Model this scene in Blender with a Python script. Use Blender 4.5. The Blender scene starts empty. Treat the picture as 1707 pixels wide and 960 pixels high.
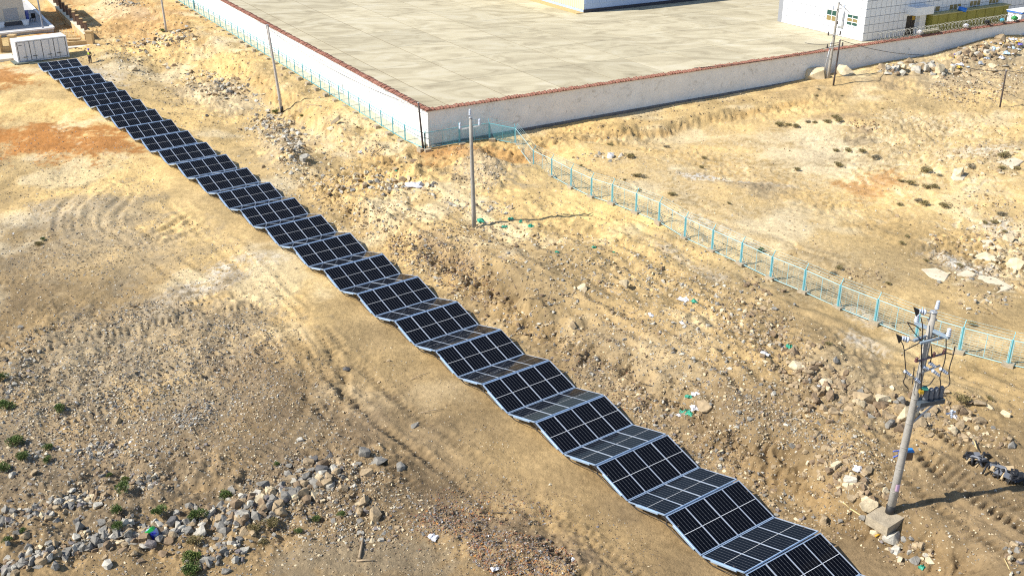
import bpy, bmesh, math, random
import numpy as np
from mathutils import Vector, Matrix

sc = bpy.context.scene
COL = sc.collection
R = math.radians

# ---------------------------------------------------------------- camera
F_PX, PITCH, ROLL, CAM_H = 1761.87, 0.437956, 0.0038907, 29.2766
cd = bpy.data.cameras.new('camera')
cd.sensor_width = 36.0
cd.lens = F_PX / 1707.0 * 36.0
cd.clip_start, cd.clip_end = 0.5, 20000
cam = bpy.data.objects.new('camera', cd)
COL.objects.link(cam)
cam.matrix_world = (Matrix.Translation((0, 0, CAM_H)) @ Matrix.Rotation(math.pi / 2 - PITCH, 4, 'X')
                    @ Matrix.Rotation(-ROLL, 4, 'Z'))
sc.camera = cam

# ---------------------------------------------------------------- sky, sun, exposure
SUN_EL, SUN_AZ = R(43), R(256)          # azimuth clockwise from +Y, direction the light comes from
w = bpy.data.worlds.new('World'); sc.world = w; w.use_nodes = True
nt = w.node_tree
sky = nt.nodes.new('ShaderNodeTexSky'); sky.sky_type = 'NISHITA'; sky.sun_disc = False
sky.sun_elevation = SUN_EL; sky.sun_rotation = SUN_AZ
sky.altitude = 1200; sky.air_density = 1.0; sky.dust_density = 1.0
nt.links.new(sky.outputs[0], nt.nodes['Background'].inputs[0])
nt.nodes['Background'].inputs[1].default_value = 0.11
sl = bpy.data.lights.new('sun', 'SUN'); sl.energy = 4.7; sl.angle = R(0.5); sl.color = (1.0, 0.945, 0.85)
so = bpy.data.objects.new('sun', sl); COL.objects.link(so)
sdir = Vector((math.sin(SUN_AZ) * math.cos(SUN_EL), math.cos(SUN_AZ) * math.cos(SUN_EL), math.sin(SUN_EL)))
so.rotation_euler = sdir.to_track_quat('Z', 'Y').to_euler()
so.location = (-60, -20, 80)
sc.view_settings.view_transform = 'Standard'; sc.view_settings.look = 'None'
sc.view_settings.exposure = 0.62; sc.view_settings.gamma = 1.0
sc.render.engine = 'CYCLES'
sc.cycles.use_denoising = False
sc.cycles.filter_width = 1.15
sc.cycles.max_bounces = 5

# ---------------------------------------------------------------- measuring helpers: photo pixel -> point in the place
_c, _s, _cr, _sr = math.cos(PITCH), math.sin(PITCH), math.cos(ROLL), math.sin(ROLL)
def ray(px, py):
    u = (np.asarray(px, float) - 853.5) / F_PX; v = -(np.asarray(py, float) - 480) / F_PX
    u, v = u * _cr + v * _sr, -u * _sr + v * _cr
    return np.stack([u, _c + v * _s, -_s + v * _c], -1)
def unp(px, py, z=0.0):
    D = ray(px, py); t = (np.asarray(z) - CAM_H) / D[..., 2]
    return np.array([0, 0, CAM_H]) + D * t[..., None]
def at_y(px, py, Y):
    D = ray(px, py); t = Y / D[..., 1]
    return np.array([0, 0, CAM_H]) + D * t
def on_plane(px, py, P0, n):
    D = ray(px, py); O = np.array([0, 0, CAM_H]); t = np.dot(np.asarray(P0) - O, n) / np.dot(D, n)
    return O + D * t
def to_px(P):
    P = np.asarray(P, float)
    x, y, z = P[..., 0], P[..., 1], P[..., 2] - CAM_H
    d = y * _c - z * _s; v = y * _s + z * _c
    u, v = x * _cr - v * _sr, x * _sr + v * _cr
    return np.stack([853.5 + F_PX * u / d, 480 - F_PX * v / d, d], -1)

# ---------------------------------------------------------------- noise
_rg = np.random.RandomState(7)
_perm = np.tile(_rg.permutation(512), 2)
_ga = _rg.rand(512) * 2 * math.pi
_gx, _gy = np.cos(_ga), np.sin(_ga)
def pn(x, y, seed=0):
    xi = np.floor(x).astype(np.int64); yi = np.floor(y).astype(np.int64)
    fx = x - xi; fy = y - yi
    def g(ix, iy, dx, dy):
        h = _perm[(_perm[(ix + seed * 37) & 511] + iy) & 511]
        return _gx[h] * dx + _gy[h] * dy
    u = fx * fx * fx * (fx * (fx * 6 - 15) + 10); v = fy * fy * fy * (fy * (fy * 6 - 15) + 10)
    a = g(xi, yi, fx, fy); b = g(xi + 1, yi, fx - 1, fy)
    c = g(xi, yi + 1, fx, fy - 1); d = g(xi + 1, yi + 1, fx - 1, fy - 1)
    return 1.4 * ((a + u * (b - a)) * (1 - v) + (c + u * (d - c)) * v)
def fbm(x, y, sc_, octv=4, seed=0, gain=0.5):
    r = np.zeros_like(np.asarray(x, float)); a = 1.0; f = 1.0 / sc_
    for k in range(octv):
        r += a * pn(x * f + 17.3 * k, y * f - 9.1 * k, seed + k); a *= gain; f *= 2.03
    return r
def sst(a, b, x):
    t = np.clip((np.asarray(x, float) - a) / (b - a), 0, 1); return t * t * (3 - 2 * t)

# ---------------------------------------------------------------- mesh helpers
def link(o, parent=None):
    COL.objects.link(o)
    if parent is not None: o.parent = parent
    return o
def tag(o, label=None, cat=None, group=None, kind=None):
    if label: o['label'] = label
    if cat: o['category'] = cat
    if group: o['group'] = group
    if kind: o['kind'] = kind
    return o
def thing(name, label, cat, loc=(0, 0, 0), group=None, rotz=0.0):
    o = bpy.data.objects.new(name, None); o.location = [float(q) for q in loc]; o.rotation_euler = (0, 0, rotz)
    o.empty_display_size = 0.3
    COL.objects.link(o)
    return tag(o, label, cat, group)
class MB:
    """collects boxes, bars, tubes ... and links them as ONE mesh object"""
    def __init__(s): s.v = []; s.f = []; s.m = []; s.sm = []
    def add(s, vs, fs, m=0, smooth=False):
        b = len(s.v); s.v += [tuple(float(q) for q in p) for p in vs]
        for f in fs: s.f.append(tuple(b + i for i in f)); s.m.append(m); s.sm.append(smooth)
        return s
    def obox(s, c, ax, ay, az, m=0):
        """box from centre and three half-axes"""
        c, ax, ay, az = map(np.asarray, (c, ax, ay, az)); vs = []
        for k in range(8):
            vs.append(c + (ax if k & 1 else -ax) + (ay if k & 2 else -ay) + (az if k & 4 else -az))
        fs = [(0, 2, 3, 1), (4, 5, 7, 6), (0, 1, 5, 4), (2, 6, 7, 3), (0, 4, 6, 2), (1, 3, 7, 5)]
        if np.dot(np.cross(ax, ay), az) < 0: fs = [f[::-1] for f in fs]
        return s.add(vs, fs, m)
    def box(s, x0, x1, y0, y1, z0, z1, m=0):
        return s.obox(((x0 + x1) / 2, (y0 + y1) / 2, (z0 + z1) / 2), ((x1 - x0) / 2, 0, 0), (0, (y1 - y0) / 2, 0), (0, 0, (z1 - z0) / 2), m)
    def bar(s, a, b, w, h=None, m=0, up=(0, 0, 1)):
        """square bar from a to b"""
        a, b = np.asarray(a, float), np.asarray(b, float); h = h or w
        d = b - a; L = np.linalg.norm(d); d = d / L
        up = np.asarray(up, float)
        if abs(np.dot(up, d)) > 0.98: up = np.array([1.0, 0, 0])
        x = np.cross(d, up); x /= np.linalg.norm(x); y = np.cross(x, d)
        return s.obox((a + b) / 2, d * L / 2, x * w / 2, y * h / 2, m)
    def tube(s, pts, r, n=8, m=0, caps=True, smooth=True):
        """swept tube; r is a number or a list"""
        pts = [np.asarray(p, float) for p in pts]; N = len(pts)
        rs = [r] * N if np.isscalar(r) else list(r)
        ref = np.array([0.0, 0, 1]); vs = []
        d0 = pts[-1] - pts[0]
        if abs(d0[2]) > 0.9 * np.linalg.norm(d0): ref = np.array([1.0, 0, 0])
        for i, p in enumerate(pts):
            t = pts[min(i + 1, N - 1)] - pts[max(i - 1, 0)]; t = t / (np.linalg.norm(t) + 1e-9)
            x = np.cross(t, ref); x /= np.linalg.norm(x) + 1e-9; y = np.cross(t, x)
            for k in range(n):
                a = 2 * math.pi * k / n; vs.append(p + rs[i] * (math.cos(a) * x + math.sin(a) * y))
        fs = []
        for i in range(N - 1):
            for k in range(n):
                k2 = (k + 1) % n; fs.append((i * n + k, (i + 1) * n + k, (i + 1) * n + k2, i * n + k2))
        s.add(vs, fs, m, smooth)
        if caps:
            b = len(s.v) - len(vs)
            s.f.append(tuple(b + k for k in range(n))); s.m.append(m); s.sm.append(False)
            s.f.append(tuple(b + (N - 1) * n + k for k in range(n))[::-1]); s.m.append(m); s.sm.append(False)
        return s
    def prism(s, poly, z0, z1, m=0):
        """upright prism over a ccw outline [(x, y)]"""
        n = len(poly); vs = [(x, y, z0) for x, y in poly] + [(x, y, z1) for x, y in poly]
        fs = [tuple(range(n))[::-1], tuple(range(n, 2 * n))] + [(i, (i + 1) % n, n + (i + 1) % n, n + i) for i in range(n)]
        return s.add(vs, fs, m)
    def mesh(s, name, mats, off=(0, 0, 0)):
        me = bpy.data.meshes.new(name); o = np.asarray(off, float)
        me.from_pydata([tuple(np.asarray(p) - o) for p in s.v], [], s.f)
        for mm in (mats if isinstance(mats, (list, tuple)) else [mats]): me.materials.append(mm)
        me.polygons.foreach_set('material_index', s.m); me.polygons.foreach_set('use_smooth', s.sm)
        me.update(); return me
    def build(s, name, mats, parent=None, off=None):
        if off is None: off = tuple(parent.location) if parent is not None else (0, 0, 0)
        return link(bpy.data.objects.new(name, s.mesh(name, mats, off)), parent)
def big_mesh(name, V, Fs, mats, mi=None, smooth=None):
    """mesh from numpy: V (n,3), Fs list of (k, m) index arrays"""
    me = bpy.data.meshes.new(name); me.vertices.add(len(V)); me.vertices.foreach_set('co', np.asarray(V, np.float32).ravel())
    nl = sum(f.size for f in Fs); npoly = sum(len(f) for f in Fs)
    me.loops.add(nl); me.polygons.add(npoly)
    me.loops.foreach_set('vertex_index', np.concatenate([f.ravel() for f in Fs]).astype(np.int32))
    tot = np.concatenate([np.full(len(f), f.shape[1]) for f in Fs]); st = np.concatenate([[0], np.cumsum(tot)[:-1]])
    me.polygons.foreach_set('loop_start', st.astype(np.int32))
    for mm in mats: me.materials.append(mm)
    if mi is not None: me.polygons.foreach_set('material_index', np.asarray(mi, np.int32))
    me.polygons.foreach_set('use_smooth', np.full(npoly, bool(smooth)))
    me.update(calc_edges=True); me.validate(); return me

# ---------------------------------------------------------------- materials
def mat(name, col, rough=0.8, metal=0.0, noise=0.0, nscale=4.0, bump=0.0, bscale=20.0, col2=None, spec=0.5, detail=6.0):
    m = bpy.data.materials.new(name); m.use_nodes = True; t = m.node_tree; b = t.nodes['Principled BSDF']
    b.inputs['Base Color'].default_value = (*col, 1); b.inputs['Roughness'].default_value = rough
    b.inputs['Metallic'].default_value = metal; b.inputs['Specular IOR Level'].default_value = spec
    if noise or col2 or bump:
        tc = t.nodes.new('ShaderNodeTexCoord')
    if noise or col2:
        n = t.nodes.new('ShaderNodeTexNoise'); n.inputs['Scale'].default_value = nscale; n.inputs['Detail'].default_value = detail
        n.inputs['Roughness'].default_value = 0.65
        t.links.new(tc.outputs['Object'], n.inputs['Vector'])
        r = t.nodes.new('ShaderNodeValToRGB'); r.color_ramp.elements[0].position = 0.32; r.color_ramp.elements[1].position = 0.68
        c2 = col2 or tuple(min(1, q * (1 + noise)) for q in col); c1 = col if col2 else tuple(q * (1 - noise) for q in col)
        r.color_ramp.elements[0].color = (*c1, 1); r.color_ramp.elements[1].color = (*c2, 1)
        t.links.new(n.outputs['Fac'], r.inputs['Fac']); t.links.new(r.outputs['Color'], b.inputs['Base Color'])
    if bump:
        n2 = t.nodes.new('ShaderNodeTexNoise'); n2.inputs['Scale'].default_value = bscale; n2.inputs['Detail'].default_value = 5
        t.links.new(tc.outputs['Object'], n2.inputs['Vector'])
        bp = t.nodes.new('ShaderNodeBump'); bp.inputs['Strength'].default_value = bump; bp.inputs['Distance'].default_value = 0.05
        t.links.new(n2.outputs['Fac'], bp.inputs['Height']); t.links.new(bp.outputs['Normal'], b.inputs['Normal'])
    return m
# ================================================================ THE GROUND
PSI = -0.619735
AV = np.array([math.sin(PSI), math.cos(PSI)])       # along the panel row, away from the viewer
BV = np.array([math.cos(PSI), -math.sin(PSI)])      # across it, to the right
WC = np.array([-7.5, 92.9])                         # corner of the compound wall
WL = np.array([-0.500, 0.866])                      # along the left wall, away
WR = np.array([0.878, 0.478])                       # along the right wall, to the right
_iw = np.linalg.inv(np.stack([WL, WR], 1))
YARD_Z = 0.45
def wall_uv(x, y):
    dx, dy = x - WC[0], y - WC[1]
    return _iw[0, 0] * dx + _iw[0, 1] * dy, _iw[1, 0] * dx + _iw[1, 1] * dy
def wall_base(u, v):
    return 0.1 + 0.004 * np.clip(u, 0, 120) + 0.0125 * np.clip(v, 0, 110)
_py = np.array([20, 31, 43, 50, 60, 75, 85, 95, 105, 115, 123, 129, 150, 180, 260, 900])
_pz = np.array([.16, .10, .12, .06, -.01, -.14, -.26, -.34, -.39, -.33, -.40, -.60, -.3, .2, .4, .4])

def W(px, py, z=0.0): return unp(px, py, z)[..., :2]
class Blob:
    """an oblong patch of ground, given by where the photo shows it"""
    def __init__(s, px, py, rx, ry, val, rot=0.0):
        s.c = W(px, py); a = R(rot)
        e1 = W(px + rx * math.cos(a), py + rx * math.sin(a)) - s.c; e2 = W(px - ry * math.sin(a), py + ry * math.cos(a)) - s.c
        s.inv = np.linalg.inv(np.stack([e1, e2], 1)); s.val = val
        s.r = max(np.linalg.norm(e1), np.linalg.norm(e2))
    def d(s, x, y):
        dx, dy = x - s.c[0], y - s.c[1]
        a = s.inv[0, 0] * dx + s.inv[0, 1] * dy; b = s.inv[1, 0] * dx + s.inv[1, 1] * dy
        return np.sqrt(a * a + b * b)
def polydist(x, y, pts):
    """distance to a polyline, signed side and length along it"""
    best = np.full(x.shape, 1e9); side = np.zeros(x.shape); along = np.zeros(x.shape); acc = 0.0
    for a, b in zip(pts[:-1], pts[1:]):
        d = b - a; L = np.linalg.norm(d); d = d / L
        rx, ry = x - a[0], y - a[1]; t = np.clip(rx * d[0] + ry * d[1], 0, L)
        qx, qy = rx - t * d[0], ry - t * d[1]; dd = np.hypot(qx, qy); m = dd < best
        best = np.where(m, dd, best); side = np.where(m, np.sign(rx * d[1] - ry * d[0]) * dd, side); along = np.where(m, acc + t, along); acc += L
    return best, side, along

def smooth_px(pts, n=6):
    """rounded polyline through photo points, as ground points"""
    P = np.array(pts, float); out = []
    for i in range(len(P) - 1):
        p0, p1, p2, p3 = P[max(i - 1, 0)], P[i], P[i + 1], P[min(i + 2, len(P) - 1)]
        for k in range(n):
            t = k / n
            out.append(0.5 * ((2 * p1) + (-p0 + p2) * t + (2 * p0 - 5 * p1 + 4 * p2 - p3) * t * t + (-p0 + 3 * p1 - 3 * p2 + p3) * t ** 3))
    out.append(P[-1]); out = np.array(out)
    return W(out[:, 0], out[:, 1])

# heaps and hollows: x, y, half-width, half-height in the photo, height in metres, tilt
MOUNDS = [Blob(*m) for m in [
    (350, 140, 70, 26, 0.7, 10), (462, 222, 55, 34, 0.9, 35), (480, 262, 40, 26, 0.5, 30), (640, 300, 90, 20, 0.5, 5),
    (700, 305, 70, 22, 0.5, 10), (800, 290, 55, 34, 1.3, 20), (870, 300, 60, 20, 0.4, 0), (975, 258, 60, 18, 0.6, 0),
    (1500, 128, 150, 24, 0.7, -8), (1660, 90, 90, 26, 1.3, -12), (1400, 215, 160, 30, 0.4, 0), (1640, 270, 120, 40, 0.5, 0),
    (100, 905, 190, 26, 0.2, -8), (330, 880, 120, 24, 0.15, -6), (480, 830, 110, 32, 0.25, -28), (630, 790, 70, 40, 0.2, -10),
    (80, 850, 120, 26, 0.15, -14), (20, 640, 60, 60, 0.3, 0), (560, 900, 180, 50, -0.25, 0), (870, 930, 200, 40, 0.4, 15),
    (1000, 600, 60, 40, 0.3, 40), (700, 440, 90, 30, 0.45, 25), (880, 480, 110, 30, 0.35, 25), (1150, 590, 120, 40, 0.3, 20),
    (1400, 640, 120, 34, 0.5, 35), (1560, 690, 120, 26, 0.5, 10), (1420, 800, 60, 40, 0.5, 30), (1650, 770, 70, 24, 0.25, 5),
    (200, 100, 110, 22, 0.5, 20), (300, 60, 50, 30, 0.9, 30), (215, 5, 60, 14, 0.7, 0), (160, 30, 90, 30, -0.5, 10),
    (1250, 330, 90, 18, 0.35, 0), (1470, 255, 60, 14, 0.3, 10), (1050, 420, 120, 24, 0.25, 25),
]]
# wheel tracks
TRACKS = [(smooth_px(p), w, d, tread) for p, w, d, tread in [
    ([(300, 330), (420, 440), (520, 560), (640, 680), (800, 800), (960, 920), (1040, 985)], 1.0, 0.09, 0.018),
    ([(200, 380), (330, 470), (440, 560), (540, 660), (700, 790), (860, 905), (930, 985)], 0.95, 0.06, 0.022),
    ([(430, 480), (505, 560), (545, 640), (520, 720), (440, 800)], 0.95, 0.08, 0.035),
    ([(600, 330), (720, 395), (860, 470), (1010, 560), (1150, 650), (1300, 740)], 1.0, 0.09, 0.014),
    ([(700, 330), (830, 400), (1000, 490), (1160, 580), (1290, 660), (1400, 760)], 1.0, 0.08, 0.018),
    ([(880, 400), (1040, 490), (1180, 560), (1330, 640)], 1.0, 0.05, 0.02),
    ([(1495, 745), (1560, 790), (1640, 830), (1720, 880)], 0.95, 0.08, 0.045),
    ([(1500, 810), (1580, 870), (1660, 930), (1720, 975)], 0.95, 0.08, 0.045),
    ([(170, 300), (125, 345), (118, 385), (150, 412), (250, 400), (330, 360)], 1.0, 0.13, 0.01), ([(185, 300), (146, 340), (140, 380), (175, 405), (255, 395)], .5, 0.11, 0),
    ([(215, 318), (188, 350), (185, 378), (215, 396), (280, 380)], 0.5, 0.10, 0.0),
    ([(0, 470), (120, 450), (240, 415), (330, 390)], 1.0, 0.05, 0.015),
    ([(255, 500), (290, 590), (330, 690), (360, 780)], 1.0, 0.06, 0.03),
    ([(0, 600), (130, 560), (260, 530), (420, 500)], 1.0, 0.05, 0.03),
    ([(100, 700), (240, 650), (400, 590), (470, 560)], 1.0, 0.05, 0.03),
    ([(110, 760), (115, 690), (110, 600), (130, 520)], 1.0, 0.04, 0.02),
    ([(150, 75), (250, 60), (330, 80), (400, 140)], 1.0, 0.08, 0.0),
]]
# rough, stony ground
ROUGH = [Blob(*m) for m in [
    (640, 390, 170, 45, 1, 36), (850, 530, 170, 40, 1, 38), (1040, 670, 170, 40, 1, 38), (1230, 800, 140, 45, 1, 38), (620, 235, 130, 34, 1, 32), (460, 130, 110, 26, .8, 34),
    (360, 140, 90, 36, 1, 10), (470, 230, 70, 60, 1, 35), (620, 300, 110, 30, 1, 5), (800, 300, 70, 50, 1, 10), (700, 430, 110, 50, 1, 30),
    (1000, 450, 200, 60, .7, 25), (1200, 560, 160, 70, .7, 25), (1420, 680, 160, 80, 1, 35), (1600, 110, 150, 50, 1, -10),
    (1640, 430, 110, 60, .8, 0), (1560, 250, 200, 60, .5, 0), (250, 60, 140, 50, .8, 10), (200, 850, 320, 110, 1, -8), (520, 820, 180, 80, 1, -20),
    (150, 600, 200, 110, .6, 0), (330, 560, 140, 90, .6, 0), (850, 910, 180, 70, .8, 15), (620, 350, 180, 50, .6, 30), (950, 600, 120, 60, .7, 35), (560, 640, 60, 90, .5, -30),
]]
LAYERED = [Blob(*m) for m in [(1540, 255, 230, 90, 1, 5), (1650, 400, 120, 110, 1, 0), (1250, 300, 160, 40, .6, 0), (1400, 360, 160, 40, .5, -5), (1650, 520, 90, 40, .8, 0)]]
def strip_ts(x, y):
    return x * BV[0] + y * BV[1] - 26.9, x * AV[0] + y * AV[1]
def bank_mask(t, s, wob):
    return sst(5.5, 8.7, t + wob) * (1 - sst(66, 84, s)) * (1 - sst(30, 44, t))
def rough_mask(x, y):
    wob = fbm(x, y, 5.0, 3, 40) * 0.35
    r = np.zeros_like(x)
    for b in ROUGH:
        r = np.maximum(r, b.val * (1 - sst(0.65, 1.15, b.d(x, y) + wob)))
    return r
def cover_uv(x, y):
    return wall_uv(x, y)

def height(x, y, fine=True):
    x = np.asarray(x, float); y = np.asarray(y, float)
    t, s = strip_ts(x, y)
    z = np.interp(y, _py, _pz)
    wob = fbm(x, y, 4.0, 3, 3)
    # bank on the right of the panel row, then an upper terrace
    bm = bank_mask(t, s, wob * 1.3)
    z = z + 0.65 * bm + .55 * bm * sst(7.6, 9.2, t + wob * 1.3)
    # left of the row the land swells gently
    z = z + 0.25 * sst(3, 25, -t) * (1 - sst(95, 120, y))
    # gully between the row and the compound bank
    z = z - 1.30 * np.exp(-((t - 12.5) / 6.0) ** 2) * sst(84, 96, s) * (1 - sst(128, 140, s))
    # right field rises a little to the right
    u, v = wall_uv(x, y)
    z = z + 0.9 * sst(10, 60, v) * sst(8, 22, t)
    # platform that carries the compound wall
    od = np.maximum(-u, -v)                          # distance outside the walls
    rgt = sst(-1, 1, v)
    pf = 1 - sst(3.9 + .9 * rgt, 7.3 - .5 * rgt, od + wob * (1.0 - .5 * rgt) * sst(1.5, 4.5, od))
    pf = np.where((-u > -v) & (v > 25), np.maximum(pf, (1 - sst(4.2, 30, od)) * sst(25, 50, v)), pf)
    z = z * (1 - pf) + (wall_base(u, v) - 0.02) * pf
    # a low kerb-like berm below the right wall
    z = z + (0.22 * np.exp(-((od - 4.9) / .8) ** 2) - .45 * np.exp(-((od - 8.2) / 2.2) ** 2)) * (-u > -v) * sst(-2, 3, v) * (1 - sst(24, 36, v))
    # heaps
    near = 1.0 - np.exp(-(np.maximum(0, np.abs(t - 2.25) - 2.6) / 1.6) ** 2)     # keep the bed of the row flat
    for m in MOUNDS:
        d = m.d(x, y); z = z + m.val * np.exp(-(d * 1.25) ** 2) * near
    inside = sst(-0.1, -0.8, od)
    calm = 1 - .62 * sst(6, 14, v) * sst(6, 10, od) * (1 - .6 * rough_mask(x, y))
    free = calm * (1 - inside) * (0.25 + 0.75 * sst(0.6, 3.0, od)) * (0.12 + 0.88 * near)
    rg = rough_mask(x, y)
    # slopes are gullied
    sb_ = 4 * bm * (1 - bm); sp_ = 4 * pf * (1 - pf); slope = np.clip(sb_ + sp_, 0, 1)
    # layered sandstone: small steps in the right field
    lm = np.zeros_like(x)
    for bl in LAYERED: lm = np.maximum(lm, bl.val * (1 - sst(.6, 1.1, bl.d(x, y) + .3 * wob)))
    q = fbm(x, y, 8.0, 4, 120) * 3.2 + 0.02 * x; fq = q - np.floor(q)
    z = z + lm * 0.16 * (np.floor(q) + sst(.88, 1.0, fq) - q * .8)
    z = z + free * (0.30 * fbm(x, y, 9.0, 3, 11) + (0.09 + 0.20 * rg) * fbm(x, y, 2.2, 3, 21))
    if fine:
        e = pn(x / 0.9 + 3 * wob, y / 0.9, 5)
        al_ = np.where(-v > -u, u, v)
        z = z - free * sp_ * 0.55 * (0.5 - np.abs(pn(al_ / .8 + wob * 2, od / 3.2, 5)) - .5 * np.abs(pn(al_ / .33, od / 1.6, 6)))
        z = z - free * sb_ * 0.50 * (0.5 - np.abs(pn(s / .9 + wob * 2, t / 2.6, 7)) - .5 * np.abs(pn(s / .36, t / 1.3, 8)))
        z = z + free * .30 * sst(5.5, 8, t) * (1 - sst(26, 34, t)) * (1 - sst(70, 86, s)) * (np.abs(pn((t + wob * .8) / 1.5, s / 12, 130)) - .3)
        z = z + free * slope * .10 * fbm(x, y, .5, 3, 66)
        z = z + free * (0.026 + 0.085 * rg + .05 * np.clip(slope, 0, 1)) * fbm(x, y, 0.75, 4, 31, .62)
        bil = np.abs(pn(x / .62 + .8 * wob, y / .62, 140)) + .5 * np.abs(pn(x / .27, y / .27, 141))
        z = z + free * (0.035 + 0.085 * rg + .10 * slope) * (.45 - bil)
        z = z + (1 - inside) * (0.008 + 0.022 * rg) * fbm(x, y, 0.22, 2, 35)
        c = pn(x / 1.7, y / 1.7, 60) + 0.5 * pn(x / .8, y / .8, 61)
        z = z - free * 0.045 * np.maximum(0, 0.12 - np.abs(c)) * (1 - rg) / 0.12 * sst(-.1, .3, pn(x / 9., y / 9., 63))
        for pts, wd, dep, tr in TRACKS:
            lo = pts.min(0) - 3; hi = pts.max(0) + 3
            m = (x > lo[0]) & (x < hi[0]) & (y > lo[1]) & (y < hi[1])
            if not m.any(): continue
            dd, sd, al = polydist(x[m], y[m], pts)
            sd = sd + 0.12 * fbm(x[m], y[m], 3, 2, 77)
            rut = np.exp(-((np.abs(sd) - wd) / 0.24) ** 2)
            berm = np.exp(-((np.abs(sd) - wd - 0.45) / 0.18) ** 2) + np.exp(-((np.abs(sd) - wd + 0.45) / 0.18) ** 2)
            vary = np.clip(0.75 + 0.8 * fbm(x[m], y[m], 4, 2, 81), .15, 1.4)
            z[m] += free[m] * vary * (-.62 * dep * rut + 0.45 * dep * berm + tr * 2.3 * np.sqrt(rut) * np.tanh(3 * np.sin(al * 2 * math.pi / 0.42 + np.sign(sd) * sd * 2.5)))
    z = np.where(inside > 0.5, np.minimum(z, YARD_Z - 0.35), z)
    return z

def ground(px, py):
    """where the line of sight through a photo pixel meets the ground"""
    px = np.atleast_1d(np.asarray(px, float)); py = np.atleast_1d(np.asarray(py, float))
    z = np.full_like(px, 1.9)                     # from above, so that the nearest ground wins
    for k in range(8):
        P = unp(px, py, z); z = z + 0.75 * (height(P[:, 0], P[:, 1], False) - z)
    P = unp(px, py, z); P[:, 2] = height(P[:, 0], P[:, 1])
    return P
def G(px, py): return ground(px, py)[0]

# ground colours
TAN = np.array([.525, .378, .175]); BROWN = np.array([.245, .172, .090]); ORANGE = np.array([.43, .195, .058])
PALE = np.array([.62, .50, .31]); WHITE = np.array([.66, .63, .56]); GREYB = np.array([.325, .262, .172]); DARK = np.array([.20, .145, .088])
RUBBLE = np.array([.40, .315, .195])
PATCH = [(Blob(px, py, rx, ry, st, ro), col) for px, py, rx, ry, col, st, ro in [
    (1330, 280, 420, 110, PALE, .55, 0), (1250, 420, 300, 80, PALE, .35, 20), (560, 180, 140, 60, TAN * 1.1, .5, 30),
    (70, 228, 130, 40, ORANGE, 1.0, -2), (150, 230, 90, 30, ORANGE, .9, 4), (170, 245, 80, 18, ORANGE * .9, .5, 6), (15, 122, 45, 22, ORANGE, .9, 0), (60, 40, 60, 20, ORANGE * 1.1, .6, 0), (100, 25, 40, 40, ORANGE * 1.15, .5, 50),
    (230, 35, 120, 40, ORANGE * 1.1, .35, 0), (830, 265, 110, 22, ORANGE * 1.05, .45, 0), (740, 255, 50, 25, ORANGE * 1.05, .4, 0), (1450, 310, 60, 26, ORANGE * 1.15, .55, 0),
    (330, 480, 110, 32, WHITE * .8, .6, -25), (100, 350, 110, 22, WHITE * .75, .4, -8), (430, 430, 70, 14, WHITE, .35, 0), (360, 452, 40, 12, WHITE, .5, -25),
    (1190, 310, 75, 9, WHITE, .95, 5), (1300, 318, 40, 10, WHITE * .9, .6, 0), (1600, 462, 85, 24, WHITE, .95, 18), (1660, 385, 60, 20, WHITE * .95, .6, 10),
    (1640, 262, 80, 16, WHITE * .95, .45, 0), (1560, 215, 110, 18, PALE * 1.05, .7, 10), (1430, 600, 60, 20, WHITE * .85, .5, 20), (1130, 455, 80, 14, WHITE * .9, .35, 25),
    (1680, 480, 40, 40, PALE, .6, 0), (170, 118, 60, 16, WHITE * .85, .5, 8), (1450, 560, 60, 14, WHITE * .9, .4, 20), (1180, 400, 90, 12, WHITE * .9, .35, 25),
    (170, 360, 130, 70, GREYB * 1.1, .55, 0), (270, 560, 230, 100, GREYB, .65, -10), (120, 620, 200, 90, GREYB * .95, .6, -8), (200, 420, 200, 60, GREYB * 1.2, .35, -5), (330, 680, 120, 50, GREYB, .5, -12), (30, 720, 100, 90, GREYB, .5, 0),
    (180, 790, 330, 150, np.array([.225, .175, .115]), .6, -6), (470, 800, 130, 90, np.array([.20, .15, .09]), .6, -30), (420, 640, 60, 110, DARK * 1.15, .45, -28), (520, 800, 90, 60, DARK * 1.25, .5, -30), (590, 720, 60, 60, DARK * 1.3, .4, 35), (655, 660, 24, 8, DARK * .8, .55, 0), (1050, 862, 26, 14, DARK * .8, .4, 0),
    (850, 905, 170, 46, DARK * 1.1, .75, 18), (760, 865, 80, 24, DARK * 1.1, .7, 20), (950, 945, 90, 24, DARK * 1.1, .7, 0),
    (600, 930, 200, 40, GREYB * .85, .6, 0), (740, 430, 80, 24, DARK * 1.5, .5, 25), (800, 300, 70, 44, RUBBLE * 1.1, .8, 10), (470, 230, 60, 60, RUBBLE * 1.1, .7, 30), (355, 140, 80, 30, RUBBLE * 1.15, .7, 8),
    (1600, 130, 150, 34, RUBBLE, .8, -6), (1400, 205, 60, 8, DARK * 1.6, .45, 0), (1440, 242, 40, 6, GREYB * .9, .7, 0), (1250, 326, 70, 14, GREYB, .45, 0), (1290, 330, 60, 22, GREYB * 1.1, .4, 0),
    (1430, 680, 150, 60, RUBBLE * .75, .6, 35), (1030, 620, 140, 50, RUBBLE * .85, .45, 30), (1440, 225, 30, 6, DARK * 1.5, .7, 0), (1080, 880, 120, 40, BROWN * 1.05, .4, 30),
    (1690, 160, 80, 30, RUBBLE * .95, .6, 0), (1400, 160, 170, 14, BROWN * 1.6, .4, -4), (1100, 205, 190, 16, TAN * .86, .5, -10),
]]
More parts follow.
